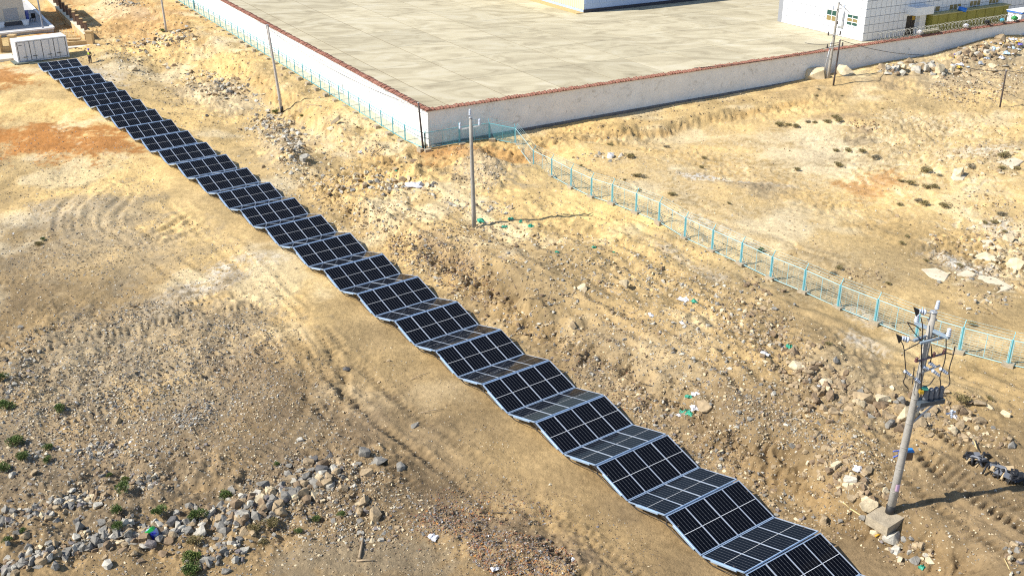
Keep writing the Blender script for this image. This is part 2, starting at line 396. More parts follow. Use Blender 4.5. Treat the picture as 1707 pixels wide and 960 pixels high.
def soil(x, y):
    P = to_px(np.stack([x, y, np.zeros_like(x)], -1))
    n1 = fbm(x, y, 14.0, 4, 90); n2 = fbm(x, y, 3.0, 4, 95); n3 = fbm(x, y, 0.6, 3, 99)
    t, s = strip_ts(x, y)
    # brown toward the viewer, blending to pale tan farther out and to the right
    k = sst(37, 96, y + 7 * n1 + np.clip(t, 0, 40) * 0.62 - np.clip(-t - 4, 0, 26) * .55 + 9 * np.exp(-((t + 3) / 3.5) ** 2))
    C = BROWN[None] * (1 - k[:, None]) + TAN[None] * k[:, None]
    C = C * np.clip(1 + 0.28 * n1 + 0.24 * n2, .5, 1.5)[:, None]
    pm_ = (sst(.12, .55, fbm(x, y, 11.0, 4, 150) + .35 * n2) * .55 * sst(40, 70, y))[:, None]; C = C * (1 - pm_) + np.array([.64, .54, .35])[None] * pm_
    C = C * (1 + np.array([.03, 0, -.10])[None] * n1[:, None])
    # lanes driven smooth
    for i, (pts, wd, dep, tr) in enumerate(TRACKS):
        lo = pts.min(0) - 3; hi = pts.max(0) + 3
        m = (x > lo[0]) & (x < hi[0]) & (y > lo[1]) & (y < hi[1])
        dd, sd, al = polydist(x[m], y[m], pts)
        r = np.exp(-((np.abs(sd) - wd) / 0.3) ** 2) * np.clip(.5 + 1.2 * n2[m], 0, 1)
        f = np.exp(-(dd / 1.5) ** 4)
        C[m] *= (1 - 0.22 * r + 0.13 * f)[:, None]
    n4 = fbm(x, y, 0.2, 2, 103)
    for b, col in PATCH:
        d = b.d(x, y) + 0.5 * n2 + 0.42 * n3
        m = b.val * (1 - sst(0.45, 1.1, d)) * (1 if col[0] < .5 and col[2] < .4 else sst(-.5, .35, n3 + .8 * n4)); m = m[:, None]
        C = C * (1 - m) + col[None] * (1 + .15 * n2[:, None]) * m
    rg = rough_mask(x, y)
    # fresh, redder soil on the cut slopes; paler rims on the sandstone steps
    u, v = wall_uv(x, y); od = np.maximum(-u, -v); wob = fbm(x, y, 4.0, 3, 3); rgt = sst(-1, 1, v)
    pf = 1 - sst(3.9 + .9 * rgt, 7.3 - .5 * rgt, od + wob * (1.0 - .5 * rgt) * sst(1.5, 4.5, od)); bm = bank_mask(t, s, wob * 1.3)
    sl = np.clip(4 * pf * (1 - pf) * (v < 40) * (.5 + .8 * n2), 0, 1)[:, None] * .8; C = C * (1 - sl) + np.array([.45, .29, .115])[None] * sl
    sl = np.clip(4 * bm * (1 - bm), 0, 1)[:, None] * .4; C = C * (1 - sl) + C * np.array([.86, .78, .66])[None] * sl
    lm = np.zeros_like(x)
    for bl in LAYERED: lm = np.maximum(lm, bl.val * (1 - sst(.6, 1.1, bl.d(x, y) + .3 * wob)))
    q = fbm(x, y, 8.0, 4, 120) * 3.2 + 0.02 * x; fq = q - np.floor(q)
    rim = (lm * np.exp(-((fq - .80) / .12) ** 2) * np.clip(.4 + 1.5 * n2, 0, 1))[:, None]; C = C * (1 - .7 * rim) + np.array([.70, .62, .44])[None] * .7 * rim
    C *= np.clip(1 + (0.09 + 0.24 * rg) * n3 + (.06 + .16 * rg) * n4, .45, 1.6)[:, None]
    # keep every channel within range
    return np.clip(C, 0.03, 0.8)

def ground_material():
    m = bpy.data.materials.new('dry_soil'); m.use_nodes = True; t = m.node_tree; b = t.nodes['Principled BSDF']
    b.inputs['Roughness'].default_value = 0.95; b.inputs['Specular IOR Level'].default_value = 0.15
    at = t.nodes.new('ShaderNodeAttribute'); at.attribute_name = 'soil'
    tc = t.nodes.new('ShaderNodeTexCoord')
    def nz(scale, det, rough=.6):
        n = t.nodes.new('ShaderNodeTexNoise'); n.inputs['Scale'].default_value = scale; n.inputs['Detail'].default_value = det; n.inputs['Roughness'].default_value = rough
        t.links.new(tc.outputs['Object'], n.inputs['Vector']); return n
    n1 = nz(3.2, 8, .72)
    mr = t.nodes.new('ShaderNodeMapRange'); mr.inputs['From Min'].default_value = .3; mr.inputs['From Max'].default_value = .7
    mr.inputs['To Min'].default_value = .76; mr.inputs['To Max'].default_value = 1.24
    t.links.new(n1.outputs['Fac'], mr.inputs['Value'])
    # grit: small stones lighter or darker than the soil
    vo = t.nodes.new('ShaderNodeTexVoronoi'); vo.inputs['Scale'].default_value = 7.0; vo.inputs['Randomness'].default_value = 1.0
    t.links.new(tc.outputs['Object'], vo.inputs['Vector'])
    lt = t.nodes.new('ShaderNodeMath'); lt.operation = 'LESS_THAN'; lt.inputs[1].default_value = 0.25
    t.links.new(vo.outputs['Distance'], lt.inputs[0])
    sep = t.nodes.new('ShaderNodeSeparateColor'); t.links.new(vo.outputs['Color'], sep.inputs['Color'])
    gt = t.nodes.new('ShaderNodeMath'); gt.operation = 'GREATER_THAN'; gt.inputs[1].default_value = 0.62; t.links.new(sep.outputs['Red'], gt.inputs[0])
    mk = t.nodes.new('ShaderNodeMath'); mk.operation = 'MULTIPLY'; t.links.new(lt.outputs[0], mk.inputs[0]); t.links.new(gt.outputs[0], mk.inputs[1])
    gr = t.nodes.new('ShaderNodeMapRange'); gr.inputs['To Min'].default_value = .62; gr.inputs['To Max'].default_value = 1.5
    t.links.new(sep.outputs['Green'], gr.inputs['Value'])
    one = t.nodes.new('ShaderNodeMix'); one.data_type = 'FLOAT'; one.inputs[2].default_value = 1.0
    t.links.new(mk.outputs[0], one.inputs[0]); t.links.new(gr.outputs[0], one.inputs[3])
    mu = t.nodes.new('ShaderNodeMath'); mu.operation = 'MULTIPLY'; t.links.new(mr.outputs[0], mu.inputs[0]); t.links.new(one.outputs[0], mu.inputs[1])
    vm = t.nodes.new('ShaderNodeVectorMath'); vm.operation = 'SCALE'; t.links.new(at.outputs['Color'], vm.inputs[0]); t.links.new(mu.outputs[0], vm.inputs['Scale'])
    t.links.new(vm.outputs[0], b.inputs['Base Color'])
    n2 = nz(2.6, 9, .75)
    ad = t.nodes.new('ShaderNodeMath'); ad.operation = 'MULTIPLY_ADD'; ad.inputs[1].default_value = .35
    t.links.new(mk.outputs[0], ad.inputs[0]); t.links.new(n2.outputs['Fac'], ad.inputs[2])
    bp = t.nodes.new('ShaderNodeBump'); bp.inputs['Strength'].default_value = .9; bp.inputs['Distance'].default_value = .13
    t.links.new(ad.outputs[0], bp.inputs['Height']); t.links.new(bp.outputs['Normal'], b.inputs['Normal'])
    return m

def build_ground():
    pys = np.arange(1010, -70, -1.7)
    ys = unp(np.full_like(pys, 853.5), pys, 0)[:, 1]
    far = ys[-1] * 1.06 ** np.arange(1, 70); far = far[far < 9000]
    ys = np.concatenate([[-400, -120, -40, -5, 12, 20, 26, ys[0] - 3, ys[0] - 1.2], ys, far])
    ks = np.concatenate([[-9, -5, -3, -1.8, -1.2, -.85, -.68, -.6], np.arange(-.555, .556, .00128), [.6, .68, .85, 1.2, 1.8, 3, 5, 9]])
    dep = np.maximum(ys, 5) * _c + CAM_H * _s
    X = ks[None] * dep[:, None]; Y = np.broadcast_to(ys[:, None], X.shape)
    xr, yr = X.ravel(), Y.ravel().copy()
    Z = height(xr, yr)
    V = np.stack([xr, yr, Z], 1); n, m = X.shape
    idx = np.arange(n * m).reshape(n, m)
    Fq = np.stack([idx[:-1, :-1], idx[:-1, 1:], idx[1:, 1:], idx[1:, :-1]], -1).reshape(-1, 4)
    me = big_mesh('ground', V, [Fq], [ground_material()], smooth=True)
    C = soil(xr, yr)
    a = me.attributes.new('soil', 'FLOAT_COLOR', 'POINT')
    a.data.foreach_set('color', np.concatenate([C, np.ones((len(C), 1))], 1).astype(np.float32).ravel())
    o = link(bpy.data.objects.new('ground', me)); o['kind'] = 'structure'
    return o
build_ground()
# ================================================================ MATERIALS
M = {}
M['alu'] = mat('aluminium_frame', (.62, .68, .76), .35, .55, noise=.12, nscale=3)
M['alu_side'] = mat('bluish_side_rail', (.44, .57, .74), .35, .5, noise=.15, nscale=2)  # left and end rails, tinted bluer than the other frame bars
M['galv'] = mat('galvanised_steel', (.48, .50, .52), .5, .5, noise=.2, nscale=6)
M['dark_steel'] = mat('dark_steel', (.055, .048, .045), .6, .2, noise=.4, nscale=5)
M['black'] = mat('black_rubber', (.015, .015, .016), .6)
M['concrete'] = mat('pole_concrete', (.33, .31, .275), .85, noise=.16, nscale=5, bump=.3, bscale=30)
M['pad'] = mat('pad_concrete', (.36, .30, .21), .9, noise=.22, nscale=4, bump=.5, bscale=14)
M['white_wall'] = mat('white_plaster', (.80, .79, .76), .85, noise=.05, nscale=1.2, bump=.25, bscale=6)
M['white'] = mat('white_paint', (.76, .77, .78), .5, noise=.06, nscale=2.5)
M['porcelain'] = mat('glazed_insulator', (.50, .56, .66), .2, spec=.6)
M['turq'] = mat('turquoise_paint', (.13, .43, .50), .5, noise=.15, nscale=8)
M['turq_pale'] = mat('pale_turquoise_paint', (.38, .62, .65), .5, noise=.1, nscale=8)
M['wire'] = mat('dark_wire', (.03, .028, .03), .5)

def glass_material():
    m = bpy.data.materials.new('solar_cells'); m.use_nodes = True; t = m.node_tree; b = t.nodes['Principled BSDF']
    tc = t.nodes.new('ShaderNodeTexCoord'); sp = t.nodes.new('ShaderNodeSeparateXYZ'); t.links.new(tc.outputs['Object'], sp.inputs[0])
    def math_(op, a, bb=None, c=None):
        n = t.nodes.new('ShaderNodeMath'); n.operation = op
        for i, q in enumerate((a, bb, c)):
            if q is None: continue
            if isinstance(q, (int, float)): n.inputs[i].default_value = q
            else: t.links.new(q, n.inputs[i])
        return n.outputs[0]
    # six columns of cells 0.178 m wide, half cells 0.091 m long; thin pale gaps with bright corner notches
    px = math_('ABSOLUTE', math_('SUBTRACT', math_('FRACT', math_('MULTIPLY', sp.outputs['X'], 1 / .1767)), .5))
    py = math_('ABSOLUTE', math_('SUBTRACT', math_('FRACT', math_('MULTIPLY', sp.outputs['Y'], 1 / .1840)), .5))
    lx = math_('GREATER_THAN', px, .462)
    ly = math_('GREATER_THAN', py, .482)
    notch = math_('GREATER_THAN', math_('ADD', px, py), .955)
    edge = math_('MAXIMUM', math_('MULTIPLY', lx, .14), math_('MULTIPLY', ly, .006)); edge = math_('MAXIMUM', edge, math_('MULTIPLY', notch, .55))
    bus = math_('MULTIPLY', math_('GREATER_THAN', math_('ABSOLUTE', math_('SUBTRACT', math_('FRACT', math_('MULTIPLY', sp.outputs['X'], 9 / .1767)), .5)), .44), .006)
    edge = math_('MAXIMUM', edge, bus)
    oi = t.nodes.new('ShaderNodeObjectInfo')
    mx = t.nodes.new('ShaderNodeMix'); mx.data_type = 'RGBA'
    mx.inputs[6].default_value = (.0022, .003, .006, 1); mx.inputs[7].default_value = (.62, .66, .72, 1)
    t.links.new(edge, mx.inputs[0]); t.links.new(mx.outputs[2], b.inputs['Base Color'])
    b.inputs['Roughness'].default_value = .10; b.inputs['Specular IOR Level'].default_value = .07
    n = t.nodes.new('ShaderNodeTexNoise'); n.inputs['Scale'].default_value = 1.3; n.inputs['Detail'].default_value = 3
    t.links.new(tc.outputs['Object'], n.inputs['Vector'])
    rr = t.nodes.new('ShaderNodeMapRange'); rr.inputs['To Min'].default_value = .04; rr.inputs['To Max'].default_value = .11
    t.links.new(n.outputs['Fac'], rr.inputs['Value']); t.links.new(rr.outputs[0], b.inputs['Roughness'])
    return m
M['glass'] = glass_material()
M['backsheet'] = mat('module_backsheet', (.68, .71, .74), .6)

# ================================================================ THE FOLDING SOLAR ROW
NODES = [(134.117,26.793,.426),(131.768,26.747,-.07),(129.382,26.772,.417),(127.043,26.759,-.094),(124.667,26.775,.422),(122.328,26.765,-.169),(119.976,26.761,.429),(117.641,26.753,-.214),(115.308,26.759,.443),(112.974,26.8,-.237),(110.642,26.844,.443),(108.317,26.86,-.248),(105.989,26.864,.434),(103.659,26.874,-.246),(101.334,26.885,.431),(98.996,26.893,-.231),(96.669,26.876,.436),(94.33,26.874,-.202),(91.987,26.908,.464),(89.651,26.921,-.151),(87.305,26.94,.517),(84.96,26.928,-.11),(82.626,26.913,.548),(80.266,26.925,-.067),(77.936,26.914,.598),(75.59,26.901,-.006),(73.239,26.91,.651),(70.903,26.893,.029),(68.555,26.886,.7),(66.219,26.878,.064),(63.877,26.893,.759),(61.543,26.903,.106),(59.171,26.919,.761),(56.859,26.894,.109),(54.494,26.901,.791),(52.183,26.882,.144),(49.82,26.904,.808),(47.492,26.913,.163),(45.15,26.907,.83),(42.831,26.889,.197),(40.485,26.908,.871),(38.152,26.916,.217),(35.809,26.921,.9),(33.506,26.923,.257),(31.129,26.954,.935),(28.847,26.953,.266),(26.464,26.97,.951),(24.203,26.963,.257),(21.821,26.969,.978),(19.587,26.944,.238),(17.25,26.95,.96),(14.95,26.95,.23)]
A3 = Vector((AV[0], AV[1], 0)); B3 = Vector((BV[0], BV[1], 0))
def node_pt(i): s_, t_, z_ = NODES[i]; return A3 * s_ + B3 * t_ + Vector((0, 0, z_))
LW, LL = 4.5, 2.36          # leaf width and the length of its modules
arr_loc = A3 * 70 + B3 * 29.1
array = thing('solar_array', 'long zigzag row of folded black solar panels running downhill from the white container', 'solar panels', arr_loc)
def leaf_frame():
    b = MB()
    for x in (0.03, LW - .03): b.box(x - .03, x + .03, 0.035, LL - .035, -.045, .012, 1 if x < 1 else 0)
    for k in (1, 2, 3):
        x = LW * k / 4; b.box(x - .026, x + .026, .075, LL - .075, -.04, .011, 0)
    for y in (.05, LL - .05): b.box(0, LW, y - .022, y + .022, -.045, .014, 1)
    b.box(-.045, -.003, .42, LL - .55, -.085, -.01, 1)                      # side rail that sticks out on the left
    return b.mesh('panel_leaf', [M['alu'], M['alu_side']])
def module_mesh():
    b = MB(); wd = LW / 4 - .06; L = LL - .16
    for y0, y1 in ((.0, L / 2 - .013), (L / 2 + .013, L)):
        b.box(0, wd, y0, y1, -.03, .004, 0)
    b.box(.002, wd - .002, L / 2 - .013, L / 2 + .013, -.03, -.001, 1)
    b.box(.01, wd - .01, .01, L - .01, -.036, -.0305, 1)
    return b.mesh('solar_module', [M['glass'], M['backsheet']])
leaf_me, mod_me = leaf_frame(), module_mesh()
def leg_mesh():
    b = MB()
    for x in (.12, LW - .12):
        b.bar((x, -.75, .02), (x, .02, -.10), .04, .04); b.bar((x, .75, .02), (x, -.02, -.10), .04, .04)
        b.bar((x, -.02, -.35), (x, .02, -.02), .05, .05)
    b.bar((.12, 0, -.12), (LW - .12, 0, -.12), .035, .035)
    return b.mesh('support_leg', [M['dark_steel']])
leg_me = leg_mesh()
for i in range(len(NODES) - 1):
    p, q = node_pt(i), node_pt(i + 1)
    y = (q - p); Ls = y.length; y.normalize(); x = -B3 if False else B3.copy(); z = x.cross(y)
    if z.z < 0: z = -z
    # local frame: x across to the right, y down the row; keep it right-handed by starting from the right edge when needed
    m3 = Matrix((x, y, z)).transposed()
    if m3.determinant() < 0:
        # mirror-free: run the leaf from its lower end instead
        p, q = q, p; y = -y; m3 = Matrix((x, y, z)).transposed()
    lift = z * .03
    o = link(bpy.data.objects.new('panel_leaf', leaf_me), array)
    sc_y = (Ls - .012) / LL
    o.matrix_local = Matrix.Translation(p + y * .006 + lift - arr_loc) @ m3.to_4x4() @ Matrix.Diagonal((1, sc_y, 1, 1))
    for k in range(4):
        c = link(bpy.data.objects.new('solar_module', mod_me), o)
        c.location = (LW * k / 4 + .03, .08, 0); c.rotation_euler = (.005 * math.sin(i * 7.3 + k * 2.1), .006 * math.sin(i * 3.7 + k * 5.3), 0)
for i in range(0, len(NODES), 2):                      # props under each ridge
    p = node_pt(i)
    o = link(bpy.data.objects.new('support_leg', leg_me), array)
    m3 = Matrix((B3, A3, Vector((0, 0, 1)))).transposed()
    o.matrix_local = Matrix.Translation(p + Vector((0, 0, -.18)) - arr_loc) @ m3.to_4x4()
cb = MB()                                              # cable sagging along the left edge
for i in range(1, len(NODES) - 2, 2):
    a_, b_, c_ = node_pt(i), node_pt(i + 1), node_pt(i + 2)
    pts = []
    for k in range(9):
        u_ = k / 8; pp = a_.lerp(c_, u_) + B3 * (.06 - .05 * math.sin(u_ * 9))
        pts.append(pp + Vector((0, 0, -.03 + .22 * math.sin(math.pi * u_) ** 2 - .06 * math.sin(u_ * 12))))
    cb.tube(pts, .018, 5, caps=False)
cb.build('cable', M['black'], array)

# ================================================================ THE WHITE CONTAINER AND THE WORKER
CPSI = -.62481
cA = Vector((math.sin(CPSI), math.cos(CPSI), 0)); cB = Vector((math.cos(CPSI), -math.sin(CPSI), 0))
c0 = Vector((-60.318, 128.994, -.5276))
cont = thing('shipping_container', 'white steel container with four door bays at the head of the solar row', 'container', c0, rotz=-CPSI)
def local_build(b, name, mats, root): return b.build(name, mats, root, (0, 0, 0))
CWD, CD, CH = 6.06, 2.44, 2.6
M['cont'] = mat('container_white', (.74, .75, .77), .45, noise=.05, nscale=1.5, bump=.1, bscale=8)
M['seal'] = mat('door_seal', (.15, .155, .165), .7)
b = MB(); b.box(.06, CWD - .06, .10, CD - .06, .12, CH - .02)
for k in range(9): b.box(CWD - .061, CWD - .03, .25 + k * .24, .37 + k * .24, .2, CH - .15); b.box(.03, .061, .25 + k * .24, .37 + k * .24, .2, CH - .15)
local_build(b, 'body', M['cont'], cont)
b = MB()
for x in (.08, CWD - .08):
    for y in (.08, CD - .08): b.box(x - .08, x + .08, y - .08, y + .08, 0, CH)
for z in (.09, CH - .06):
    b.box(.16, CWD - .16, 0, .12, z - .06, z + .06); b.box(.16, CWD - .16, CD - .12, CD, z - .06, z + .06)
    for x in (.06, CWD - .06): b.box(x - .055, x + .055, .16, CD - .16, z - .06, z + .06)
local_build(b, 'corner_frame', M['cont'], cont)
b = MB(); b.box(.1, CWD - .1, .1, CD - .1, CH - .02, CH + .02)
for k in range(12): b.box(.3 + k * .48, .52 + k * .48, .25, CD - .25, CH + .021, CH + .035)
local_build(b, 'roof', mat('container_roof', (.80, .80, .79), .5, noise=.05, nscale=1), cont)
b = MB(); b.box(.17, CWD - .17, .07, .099, .16, CH - .13); local_build(b, 'door_seal', M['seal'], cont)
dw = (CWD - .40) / 4
for k in range(4):
    x0 = .20 + k * dw + .05; x1 = .20 + (k + 1) * dw - .05
    b = MB(); b.box(x0, x1, .035, .069, .20, CH - .18)
    for j in range(3): xx = x0 + (x1 - x0) * (j + .5) / 3; b.box(xx - .12, xx + .12, .03, .036, .3, CH - .28)
    d = local_build(b, 'door', M['cont'], cont)
    b = MB(); xl = x0 + (x1 - x0) * (.62 if k % 2 == 0 else .38)
    b.tube([(xl, .0, .22), (xl, .0, CH - .2)], .026, 6); link(bpy.data.objects.new('lock_rod', b.mesh('lock_rod', M['galv'])), d)
    b = MB(); b.bar((xl - .35, -.02, .62 + .05 * (k % 2)), (xl + .15, -.02, .62 + .05 * (k % 2)), .045, .06); link(bpy.data.objects.new('handle', b.mesh('handle', M['dark_steel'])), d)
b = MB(); b.box(.35, .75, .028, .034, 2.05, 2.12); local_build(b, 'nameplate', M['dark_steel'], cont)
b = MB(); b.box(-.35, 2.6, -.75, -.05, -.05, .10); b.box(-.55, .1, -.4, 1.9, -.06, .04); b.box(1.0, 3.2, -1.25, -.7, -.12, .02)
tag(local_build(b, 'ground_frame', mat('greenish_steel', (.10, .12, .10), .6, noise=.3), thing('pallet_frame', 'dark flat steel skid frame lying at the foot of the white container', 'frame', c0, rotz=-CPSI)), None)

wp = G(151, 106)
worker = thing('person', 'worker in blue helmet, yellow-green vest and dark trousers standing beside the container', 'person', wp, rotz=R(-20))
def person_body():
    J = [((0, 0, .95), (.15, .11)), ((0, 0, 1.18), (.14, .10)), ((0, .01, 1.40), (.17, .11)), ((0, .02, 1.50), .06), ((0, .03, 1.58), .075), ((0, .045, 1.68), .085),
         ((.11, 0, .88), .10), ((.13, .04, .48), .065), ((.13, -.02, .08), .045), ((.14, .14, .04), .035),
         ((-.11, 0, .88), .10), ((-.13, .02, .48), .065), ((-.14, -.03, .08), .045), ((-.15, .13, .04), .035),
         ((.22, 0, 1.40), .06), ((.27, .05, 1.14), .045), ((.20, .27, 1.06), .035), ((.16, .34, 1.07), .025),
         ((-.22, 0, 1.40), .06), ((-.27, .05, 1.14), .045), ((-.14, .27, 1.05), .035), ((-.08, .34, 1.07), .025)]
    E_ = [(0, 1), (1, 2), (2, 3), (3, 4), (4, 5), (0, 6), (6, 7), (7, 8), (8, 9), (0, 10), (10, 11), (11, 12), (12, 13), (2, 14), (14, 15), (15, 16), (16, 17), (2, 18), (18, 19), (19, 20), (20, 21)]
    for base, sx in ((17, 1), (21, -1)):                # five fingers on each hand
        bx, by, bz = J[base][0]
        for f in range(4):
            i = len(J); dx = -sx * (-.03 + .02 * f)
            J.append(((bx + dx, by + .05, bz + .005), .010)); J.append(((bx + dx * 1.05, by + .085 - .006 * abs(f - 1.5), bz - .03), .008)); E_.extend([(base, i), (i, i + 1)])
        i = len(J); J.append(((bx - sx * .045, by + .01, bz + .02), .011)); J.append(((bx - sx * .06, by + .045, bz + .01), .009)); E_.extend([(base, i), (i, i + 1)])
    return J, E_
def skinned(name, J, E_, m, parent, sub=2):
    bm = bmesh.new(); lay = bm.verts.layers.skin.verify()
    vs = [bm.verts.new(j[0]) for j in J]
    for v_, j in zip(vs, J):
        v_[lay].radius = j[1] if isinstance(j[1], tuple) else (j[1], j[1])
    vs[0][lay].use_root = True
    for a, c in E_: bm.edges.new((vs[a], vs[c]))
    me = bpy.data.meshes.new(name); bm.to_mesh(me); bm.free(); me.materials.append(m)
    o = link(bpy.data.objects.new(name, me), parent)
    sk = o.modifiers.new('skin', 'SKIN'); sk.use_smooth_shade = True
    ss = o.modifiers.new('sub', 'SUBSURF'); ss.levels = ss.render_levels = sub
    return o
J, E_ = person_body()
skinned('body', J, E_, mat('skin', (.36, .20, .13), .6), worker)
skinned('trousers', [((0, 0, .96), (.165, .125)), ((.11, 0, .88), .118), ((.13, .04, .48), .085), ((.13, -.02, .12), .07), ((-.11, 0, .88), .118), ((-.13, .02, .48), .085), ((-.14, -.03, .12), .07)],
        [(0, 1), (1, 2), (2, 3), (0, 4), (4, 5), (5, 6)], mat('dark_trousers', (.03, .033, .05), .8), worker)
skinned('shirt', [((0, 0, 1.0), (.16, .12)), ((0, 0, 1.2), (.155, .12)), ((0, .01, 1.42), (.18, .125)), ((.22, 0, 1.41), .075), ((.27, .05, 1.14), .06), ((.21, .24, 1.07), .05), ((-.22, 0, 1.41), .075), ((-.27, .05, 1.14), .06), ((-.15, .24, 1.06), .05)],
        [(0, 1), (1, 2), (2, 3), (3, 4), (4, 5), (2, 6), (6, 7), (7, 8)], mat('dark_shirt', (.04, .045, .06), .8), worker)
skinned('vest', [((0, 0, 1.02), (.18, .145)), ((0, 0, 1.2), (.175, .14)), ((0, .01, 1.43), (.185, .14))], [(0, 1), (1, 2)], mat('hi_vis_vest', (.55, .72, .05), .7), worker)
for sx in (-.14, .14):
    skinned('boot', [((sx, -.03, .10), .06), ((sx, .0, .04), .05), ((sx, .12, .035), .045)], [(0, 1), (1, 2)], M['black'], worker, 1)
b = MB()
def dome(b, c, r, z0, h, m=0, n=12, rings=5):
    vs = []
    for i in range(rings):
        a = i / rings * math.pi / 2
        for k in range(n): vs.append((c[0] + r * math.cos(a) * math.cos(2 * math.pi * k / n), c[1] + r * 1.15 * math.cos(a) * math.sin(2 * math.pi * k / n), z0 + h * math.sin(a)))
    vs.append((c[0], c[1], z0 + h)); fs = [tuple(range(n))[::-1]]
    for i in range(rings - 1):
        for k in range(n): fs.append((i * n + k, i * n + (k + 1) % n, (i + 1) * n + (k + 1) % n, (i + 1) * n + k))
    for k in range(n): fs.append(((rings - 1) * n + k, (rings - 1) * n + (k + 1) % n, len(vs) - 1))
    b.add(vs, fs, m, True)
dome(b, (0, .045), .125, 1.70, .12); b.add([(.13 * math.cos(a * .524), .05 + .19 * math.sin(a * .524), 1.705) for a in range(12)] + [(.13 * math.cos(a * .524), .05 + .19 * math.sin(a * .524), 1.69) for a in range(12)], [tuple(range(12)), tuple(range(12, 24))[::-1]] + [(i, (i + 1) % 12, 12 + (i + 1) % 12, 12 + i) for i in range(12)])
b.build('helmet', mat('blue_helmet', (.03, .06, .55), .4), worker, (0, 0, 0))
b = MB(); b.tube([(.1 + .22 * math.cos(t_ * .5), .45 + .1 * math.sin(t_ * 1.0), .95 + .24 * math.sin(t_ * .5)) for t_ in range(13)], .018, 6)
o = b.build('cable_loop', M['black'], None, (0, 0, 0)); o.location = wp; o.rotation_euler = (0, 0, R(-20)); tag(o, 'loop of black cable held by the worker in the blue helmet', 'cable')
# ================================================================ COMPOUND: YARD, WALL, BUILDINGS
def UV(u, v, z=0.0):
    p = WC + WL * u + WR * v; return Vector((p[0], p[1], z))
L3, R3, Z3 = Vector((WL[0], WL[1], 0)), Vector((WR[0], WR[1], 0)), Vector((0, 0, 1))
def ubox(b, u0, u1, v0, v1, z0, z1, m=0):
    b.obox(UV((u0 + u1) / 2, (v0 + v1) / 2, (z0 + z1) / 2), L3 * (u1 - u0) / 2, R3 * (v1 - v0) / 2, Z3 * (z1 - z0) / 2, m); return b
def px_uv(px, py, z=YARD_Z):
    p = unp(px, py, z); u, v = wall_uv(p[0], p[1]); return float(u), float(v)

def slab_material():
    m = mat('yard_concrete', (.44, .405, .315), .9, noise=.10, nscale=.10, col2=(.60, .55, .43), bump=.15, bscale=3); t = m.node_tree; b = t.nodes['Principled BSDF']
    tc = t.nodes.new('ShaderNodeTexCoord'); mp = t.nodes.new('ShaderNodeMapping'); mp.inputs['Rotation'].default_value = (0, 0, -.45); mp.inputs['Scale'].default_value = (.15, .27, 1)
    geo = t.nodes.new('ShaderNodeNewGeometry'); t.links.new(geo.outputs['Position'], mp.inputs['Vector'])
    n = t.nodes.new('ShaderNodeTexNoise'); n.inputs['Scale'].default_value = 1.0; n.inputs['Detail'].default_value = 7; n.inputs['Roughness'].default_value = .62; n.inputs['Distortion'].default_value = 1.6
    t.links.new(mp.outputs[0], n.inputs['Vector'])
    r = t.nodes.new('ShaderNodeValToRGB'); r.color_ramp.elements[0].position = .30; r.color_ramp.elements[0].color = (.30, .255, .165, 1)
    r.color_ramp.elements[1].position = .52; r.color_ramp.elements[1].color = (.47, .415, .28, 1); e = r.color_ramp.elements.new(.75); e.color = (.54, .495, .375, 1)
    t.links.new(n.outputs['Fac'], r.inputs['Fac'])
    oi = t.nodes.new('ShaderNodeObjectInfo'); mr = t.nodes.new('ShaderNodeMapRange'); mr.inputs['To Min'].default_value = .90; mr.inputs['To Max'].default_value = 1.06
    t.links.new(oi.outputs['Random'], mr.inputs['Value'])
    vm = t.nodes.new('ShaderNodeVectorMath'); vm.operation = 'SCALE'; t.links.new(r.outputs['Color'], vm.inputs[0]); t.links.new(mr.outputs[0], vm.inputs['Scale'])
    t.links.new(vm.outputs[0], b.inputs['Base Color']); return m
M['yard'] = slab_material()
M['joint'] = mat('joint_sand', (.13, .105, .07), .95, noise=.2, nscale=1)
b = MB(); ubox(b, .14, 150, .14, 125, YARD_Z - .3, YARD_Z - .03)
yard = b.build('yard', M['joint']); yard['kind'] = 'structure'
SU, SV = 9.5, 6.9
sb = MB(); sb.obox((0, 0, 0), L3 * (SU / 2 - .03), R3 * (SV / 2 - .06), Z3 * .06); slab_me = sb.mesh('slab', M['yard'])
k = 0
for i in range(14):
    for j in range(17):
        c = UV(.3 + SU * (i + .5), .3 + SV * (j + .5)); q = to_px(c)
        if q[2] < 0 or q[0] < -150 or q[0] > 1860 or q[1] < -60: continue
        o = link(bpy.data.objects.new('slab', slab_me), yard)
        o.location = (c.x, c.y, YARD_Z - .06 + .002 * math.sin(i * 5.1 + j * 3.3)); k += 1

